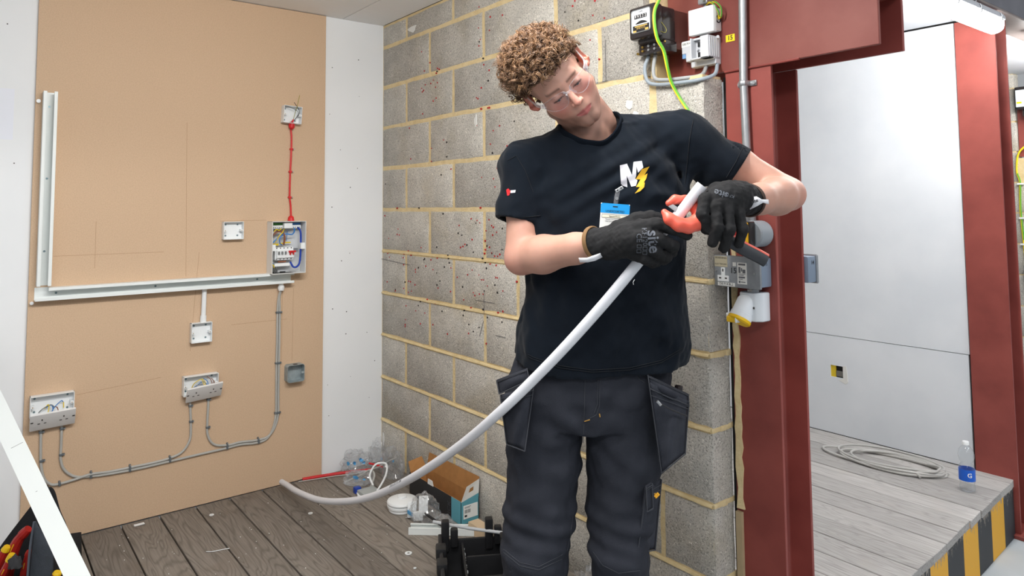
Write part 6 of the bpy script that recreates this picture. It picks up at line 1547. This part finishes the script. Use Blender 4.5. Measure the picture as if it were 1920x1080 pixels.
gl_ = dict(
    palm=[(WR_L+A_([.012, .012, .002]), .036), (PL(1385, 372, -.285), .036), (PL(1365, 372, -.310), .035), (PL(1348, 376, -.328), .033)],
    fingers=[[(PL(1352, 368, -.322), .017), (PL(1322, 374, -.345), .0140), (PL(1317, 402, -.355), .0135), (PL(1324, 430, -.348), .0120)],
             [(PL(1356, 376, -.330), .020), (PL(1341, 388, -.352), .0140), (PL(1345, 424, -.364), .0128), (PL(1336, 455, -.350), .0112)],
             [(PL(1364, 380, -.328), .020), (PL(1363, 394, -.350), .0138), (PL(1368, 430, -.362), .0125), (PL(1358, 466, -.346), .0110)],
             [(PL(1376, 382, -.318), .018), (PL(1384, 400, -.340), .0135), (PL(1392, 430, -.350), .0122), (PL(1385, 458, -.337), .0108)],
             [(PL(1375, 362, -.285), .024), (PL(1345, 358, -.285), .019), (PL(1322, 372, -.290), .0155), (PL(1308, 398, -.288), .0130)]])
def glove_sdf(g):
    def f(p):
        d = chain(p, [a for a, r in g['palm']], [r for a, r in g['palm']], .02)
        fd = None
        for F_ in g['fingers']:
            c = chain(p, [a for a, r in F_], [r for a, r in F_], .006); fd = c if fd is None else smin(fd, c, .002)
        d = smin(d, fd, .007)
        return d+.0008*wav(p, 51, 12, 170)+.0006*wav(p, 52, 12, 330)
    return f
def make_glove(g, wr, el, label):
    pts = A_([a for a, r in g['palm']]+[a for F_ in g['fingers'] for a, r in F_]); ax = (wr-el)/np.linalg.norm(wr-el)
    f0 = glove_sdf(g); cut = wr-ax*.012
    def f(p): return np.maximum(f0(p), (cut.astype(np.float32)-p)@ax.astype(np.float32))
    P, F = surface_nets(f, pts.min(0)-.05, pts.max(0)+.05, .0022)
    o = emit('work_glove', P, F, M_GL, man); o['label'] = label
    return o, bvh(P, F), ax, cut
GR, GRB, axr, cutr = make_glove(gr, WR_R, EL_R, 'black knitted glove on the hand gripping the conduit')
GL, GLB, axl, cutl = make_glove(gl_, WR_L, EL_L, 'black knitted glove on the hand closing the cutter')
def cuff(par, c, ax, r, m, k=.006):
    c = A_(c); u = np.cross(ax, [0, 0, 1]); u /= np.linalg.norm(u); w_ = np.cross(ax, u); q = MB()
    q.tube([pw(c+(u*math.cos(a)+w_*math.sin(a))*r) for a in np.linspace(0, 2*math.pi, 36, endpoint=False)], k, 8, closed=True, flat=(.5, (0, 0, 1))); q.build('cuff_band', m, par)
cuff(GR, gr['palm'][0][0]+axr*.010, axr, .0365, mat('tan_cuff', srgb(122, 92, 58), .8)); cuff(GL, gl_['palm'][0][0]+axl*.006, axl, .0365, mat('dark_brown_cuff', srgb(64, 48, 40), .8))
def glove_text(s, size, bv, c, dx, dy, par, nm='glove_text', bold=0):
    """lettering on the knit; dx, dy = photo-pixel steps per metre of text width / height"""
    def wp(v): x, y = c[0]+v.x*dx[0]+v.y*dy[0], c[1]+v.x*dx[1]+v.y*dy[1]; return pw(onto(bv, x, y, .0009+v.z, -.33))
    return text(nm, s, size, None, M_GLT, par, depth=.0002, warp=wp, bold=bold)
K_ = 850
glove_text('site', .036, GRB, (1225, 453), (0.10*K_, 1.0*K_), (1.0*K_, -.08*K_), GR, bold=.0007)
glove_text('KF120', .0155, GRB, (1208.5, 444), (0.06*K_, 1.0*K_), (1.0*K_, -.06*K_), GR)
glove_text('CE', .0165, GRB, (1198, 446), (0.04*K_, 1.0*K_), (1.0*K_, -.04*K_), GR)
for bx_, by_ in ((1209.5, 466), (1209, 474), (1198.5, 462), (1198, 471)):
    w_ = 4.2
    for x0_, y0_, x1_, y1_ in ((-w_, -w_*.8, w_, -w_*.6), (-w_, w_*.6, w_, w_*.8), (-w_, -w_*.8, -w_*.8, w_*.8), (w_*.8, -w_*.8, w_, w_*.8)):
        chest_patch('glove_pictogram', [(bx_+x0_, by_+y0_), (bx_+x1_, by_+y0_), (bx_+x1_, by_+y1_), (bx_+x0_, by_+y1_)], M_GLT, off=.0011, par=GR, bv=GRB)
glove_text('site', .024, GLB, (1352, 363), (-.90*K_, -.28*K_), (-.25*K_, .80*K_), GL, bold=.0004)
glove_text('KF120', .011, GLB, (1366, 366), (-.90*K_, -.28*K_), (-.25*K_, .80*K_), GL)
# torn white labels at the cuffs
M_TAG = mat('white_care_label', srgb(228, 228, 232), .7)
def tagstrip(par, poly, yy):
    q = MB(); n = len(poly)//2; vs = []
    for (x, y), d in zip(poly, yy): vs.append(pw(PL(x, y, d)))
    q.add(vs, [(i, i+1, len(poly)-2-i, len(poly)-1-i) for i in range(n-1)]); o = q.build('care_label', M_TAG, par, smooth=60); md = o.modifiers.new('thick', 'SOLIDIFY'); md.thickness = .0012; return o
tagstrip(GR, [(1128, 474), (1114, 479), (1100, 484), (1085, 484), (1087, 492), (1102, 492), (1116, 489), (1130, 482)], [-.285, -.290, -.285, -.275, -.270, -.280, -.285, -.280])
lt = tagstrip(GL, [(1406, 371), (1418, 368), (1428, 374), (1440, 374), (1441, 383), (1430, 380), (1420, 386), (1406, 393)], [-.318, -.322, -.312, -.300, -.298, -.310, -.318, -.314])
text('label_text', 'site', .011, frame(pw(PL(1415, 377, -.325)), pw(PL(1424, 374, -.325))-pw(PL(1406, 380, -.325)), CPOS-pw(PL(1415, 377, -.325))), M_INK, lt, depth=.0003, bold=.0003)

# ------------------------------------------------------------------ conduit being cut
M_COND = mat('white_conduit', srgb(224, 225, 230), .35)
pp_ = [(1316.5, 347, -.333), (1296, 373, -.326), (1275, 400, -.318), (1240, 437, -.305), (1215, 468, -.296), (1190, 500, -.285), (1130, 572, -.255), (1060, 650, -.215), (1000, 712, -.165), (940, 770, -.105), (880, 822, .03), (820, 866, .20), (760, 903, .41), (700, 930, .65), (650, 940, .87), (600, 938, 1.12), (560, 923, 1.35), (538, 909.5, 1.51), (528, 903.5, 1.575)]
P = [V(PL(*p)) for p in pp_]
P = [V(pw(p)) for p in P]
for i, p in enumerate(P):
    if p.z < .0135: p.z = .0135
P = spline(P, 8)
t = thing('conduit', 'long bent white conduit held in both hands, its far end on the deck', 'conduit', (P[-1].x, P[-1].y, 0))
RAD = .0125
n = 18; vs = []; fs = []; T = []
for i in range(len(P)): d = P[min(i+1, len(P)-1)]-P[max(i-1, 0)]; T.append(d.normalized())
u = T[0].orthogonal().normalized(); N = len(P)
for i in range(N):
    u = (u-T[i]*u.dot(T[i])).normalized(); w_ = T[i].cross(u)
    for k in range(n): a = 2*math.pi*k/n; vs.append(P[i]+(u*math.cos(a)+w_*math.sin(a))*RAD)
for i in range(N-1):
    for k in range(n): fs.append((i*n+k, i*n+(k+1) % n, (i+1)*n+(k+1) % n, (i+1)*n+k))
u0 = (T[0].orthogonal()).normalized(); w0 = T[0].cross(u0); b1 = len(vs)
for rr, back in ((RAD*.80, 0), (RAD*.80, .06)):
    for k in range(n): a = 2*math.pi*k/n; vs.append(P[0]+T[0]*back+(u0*math.cos(a)+w0*math.sin(a))*rr)
for k in range(n): fs += [(k, b1+k, b1+(k+1) % n, (k+1) % n)[::-1], (b1+k, b1+n+k, b1+n+(k+1) % n, b1+(k+1) % n)[::-1]]
fs.append(tuple((N-1)*n+k for k in range(n)))
link_mesh('tube', vs, fs, M_COND, t, smooth=50)
# size print along the tube
seg = [p for p in P]
def on_tube(v):
    s = v.x; i = 0; acc = 0; base_i = PRINT0
    while base_i+i+1 < N and acc+(P[base_i+i+1]-P[base_i+i]).length < s: acc += (P[base_i+i+1]-P[base_i+i]).length; i += 1
    j = min(base_i+i, N-2); f = (s-acc)/max(1e-6, (P[j+1]-P[j]).length); c = P[j].lerp(P[j+1], max(0, min(1, f))); tt = T[j]
    up = (V((0, 0, 1))-tt*tt.z).normalized(); vw = (CPOS-c); vw = (vw-tt*vw.dot(tt)); vw = (vw-up*vw.dot(up)).normalized()
    a = v.y/RAD+.55; return c+(vw*math.cos(a)+up*math.sin(a))*(RAD+.0003+v.z)
PRINT0 = min(range(N), key=lambda i: (P[i]-pw(PL(738, 916, .50))).length)
P.reverse(); T = [-x for x in T[::-1]]; PRINT0 = N-1-PRINT0
text('size_print', '25mm BS EN 61386', .0135, None, mat('grey_ink', srgb(84, 84, 90), .6), t, depth=.0001, align='LEFT', warp=on_tube)

# ------------------------------------------------------------------ conduit cutter
t = thing('pipe_cutter', 'red and black ratchet pipe cutter clamped on the conduit', 'cutter', pw(PL(1290, 410, -.32)))
M_CUT = mat('coral_plastic', srgb(226, 92, 72), .4, noise=.3, nscale=40, col2=srgb(238, 124, 104)); M_CUTB = mat('dark_rubber', srgb(52, 54, 58), .6)
def pxs(pts): return [A_(PL(*p)) for p in pts]
jaw = pxs([(1246, 398, -.345), (1256, 411, -.352), (1272, 421, -.354), (1290, 424, -.350), (1306, 418, -.340), (1314, 405, -.335)])
def jaw_sdf(p):
    d = chain(p, jaw, [.0075, .0125, .0150, .0155, .0165, .0150], .008)
    d = smax(d, -cone(p, PL(1316, 347, -.333), PL(1240, 437, -.305), .0135, .0135), .004)
    return d
def jaw2_sdf(p):
    J = pxs([(1254, 381, -.310), (1266, 374, -.308), (1286, 376, -.306), (1302, 386, -.312), (1312, 402, -.322), (1316, 412, -.325)])
    d = chain(p, J, [.0075, .0095, .0110, .0125, .0150, .0150], .008)
    return smax(d, -cone(p, PL(1316, 347, -.333), PL(1240, 437, -.305), .0135, .0135), .004)
lo_, hi_ = A_([.09, -.40, 1.25]), A_([.30, -.25, 1.42])
p_, f_ = surface_nets(jaw_sdf, lo_, hi_, .0022); emit('lower_jaw', p_, f_, M_CUT, t)
p_, f_ = surface_nets(jaw2_sdf, lo_, hi_, .0022); emit('upper_jaw', p_, f_, M_CUT, t)
q = MB(); bl = pxs([(1253, 387, -.322), (1262, 383, -.322), (1285, 398, -.326), (1276, 404, -.326)]); vs = [pw(b) for b in bl]+[pw(b+A_([0, .003, 0])) for b in bl]
q.add(vs, [(0, 1, 2, 3), (7, 6, 5, 4), (0, 4, 5, 1), (1, 5, 6, 2), (2, 6, 7, 3), (3, 7, 4, 0)]); q.build('blade', M_GALV, t)
q = MB(); c = pw(PL(1312, 398, -.340)); d_ = (CPOS-c).normalized(); q.cyl(c-d_*.02, c+d_*.006, .006, 12); q.build('pivot', mat('pivot_dark', srgb(60, 30, 28), .5), t)
def handle(pts, r, m, nm, fl=.6):
    q = MB(); q.tube(spline([pw(PL(*p)) for p in pts], 6), r, 12, flat=(fl, (0, 0, 1))); return q.build(nm, m, t)
HN = [(1314, 410, -.325), (1340, 432, -.322), (1368, 452, -.318), (1395, 468, -.315), (1420, 481, -.313), (1436, 490, -.312)]
handle(HN, .0135, M_CUTB, 'handle'); handle([(x+3, y-7, z+.004) for x, y, z in HN], .0085, M_CUT, 'handle_spine')
handle([(1314, 402, -.322), (1338, 405, -.312), (1365, 410, -.302), (1388, 418, -.296)], .0115, M_CUT, 'upper_handle')

# ------------------------------------------------------------------ visitor badge
t = thing('visitor_badge', 'blue and white UNESCORTED pass clipped to the shirt', 'badge', pw(PL(1152, 425, -.165)))
cy_ = -.168
tl, tr, br, bl_ = PL(1128, 380, cy_), PL(1182, 384, cy_), PL(1177, 446, cy_-.01), PL(1121, 440, cy_-.01)
cx = pw((tl+tr)/2); ex = pw(tr)-pw(tl); MBD = frame(pw((tl+tr+br+bl_)/4), ex, (CPOS-cx)); hw_ = ex.length/2; hh = (pw(tl)-pw(bl_)).length/2
q = MB(); q.box((-hw_, -hh, -.0006), (hw_, hh, .0006), MBD); q.build('card', M_LAB, t, bevel=.0004)
q = MB(); q.prism([(-hw_+.003, hh), (-hw_, hh-.003), (-hw_, hh*.40), (hw_, hh*.40), (hw_, hh-.003), (hw_-.003, hh)][::-1], .0006, .0010, MBD); q.f = [tuple(f) for f in q.f]; q.build('header', mat('badge_blue', srgb(36, 160, 232), .4), t, smooth=0)
q = MB(); q.box((-.006, hh-.0085, .0009), (.006, hh-.006, .0013), MBD); q.build('slot', M_INK, t)
def btxt(s, size, x, y, m=M_INK, bold=0): text('badge_text', s, size, MBD @ Matrix.Translation((x, y, .0013)), m, t, depth=.0001, bold=bold)
btxt('UNESCORTED', .0072, 0, hh*.52); 
q = MB(); q.box((-hw_+.004, hh*.10, .0006), (hw_-.004, hh*.32, .0009), MBD); q.build('name_frame', M_INK, t)
q = MB(); q.box((-hw_+.0046, hh*.12, .0009), (hw_-.0046, hh*.30, .0011), MBD); q.build('name_panel', mat('cream_panel', srgb(240, 234, 212), .6), t)
btxt('Special Event', .0052, 0, hh*.21); btxt('This pass must be surrendered', .0036, 0, hh*.02); btxt('when exiting the establishment', .0036, 0, -hh*.10)
st = [pw(PL(1154, 386, cy_-.001)), pw(PL(1156, 370, cy_)), pw(PL(1159, 356, cy_+.003))]
q = MB(); q.tube(st, .0055, 8, flat=(.15, ex)); q.build('strap', M_FRAME, t)
q = MB(); c = pw(PL(1156.5, 372, cy_-.002)); q.cyl(c, c+(CPOS-c).normalized()*.002, .0042, 12); q.build('popper', M_GALV, t)
mc = frame(pw(PL(1161, 355, cy_+.001)), pw(PL(1170, 350, cy_))-pw(PL(1152, 361, cy_)), CPOS-cx)
q = MB(); q.box((-.0105, -.0042, -.001), (.0105, .0042, .0025), mc); q.build('clip', M_GALV, t, bevel=.0008)
for x in (-.005, .005): q = MB(); q.cyl(mc @ V((x, 0, .0024)), mc @ V((x, 0, .0030)), .0019, 10); q.build('clip_hole', M_INK, t)
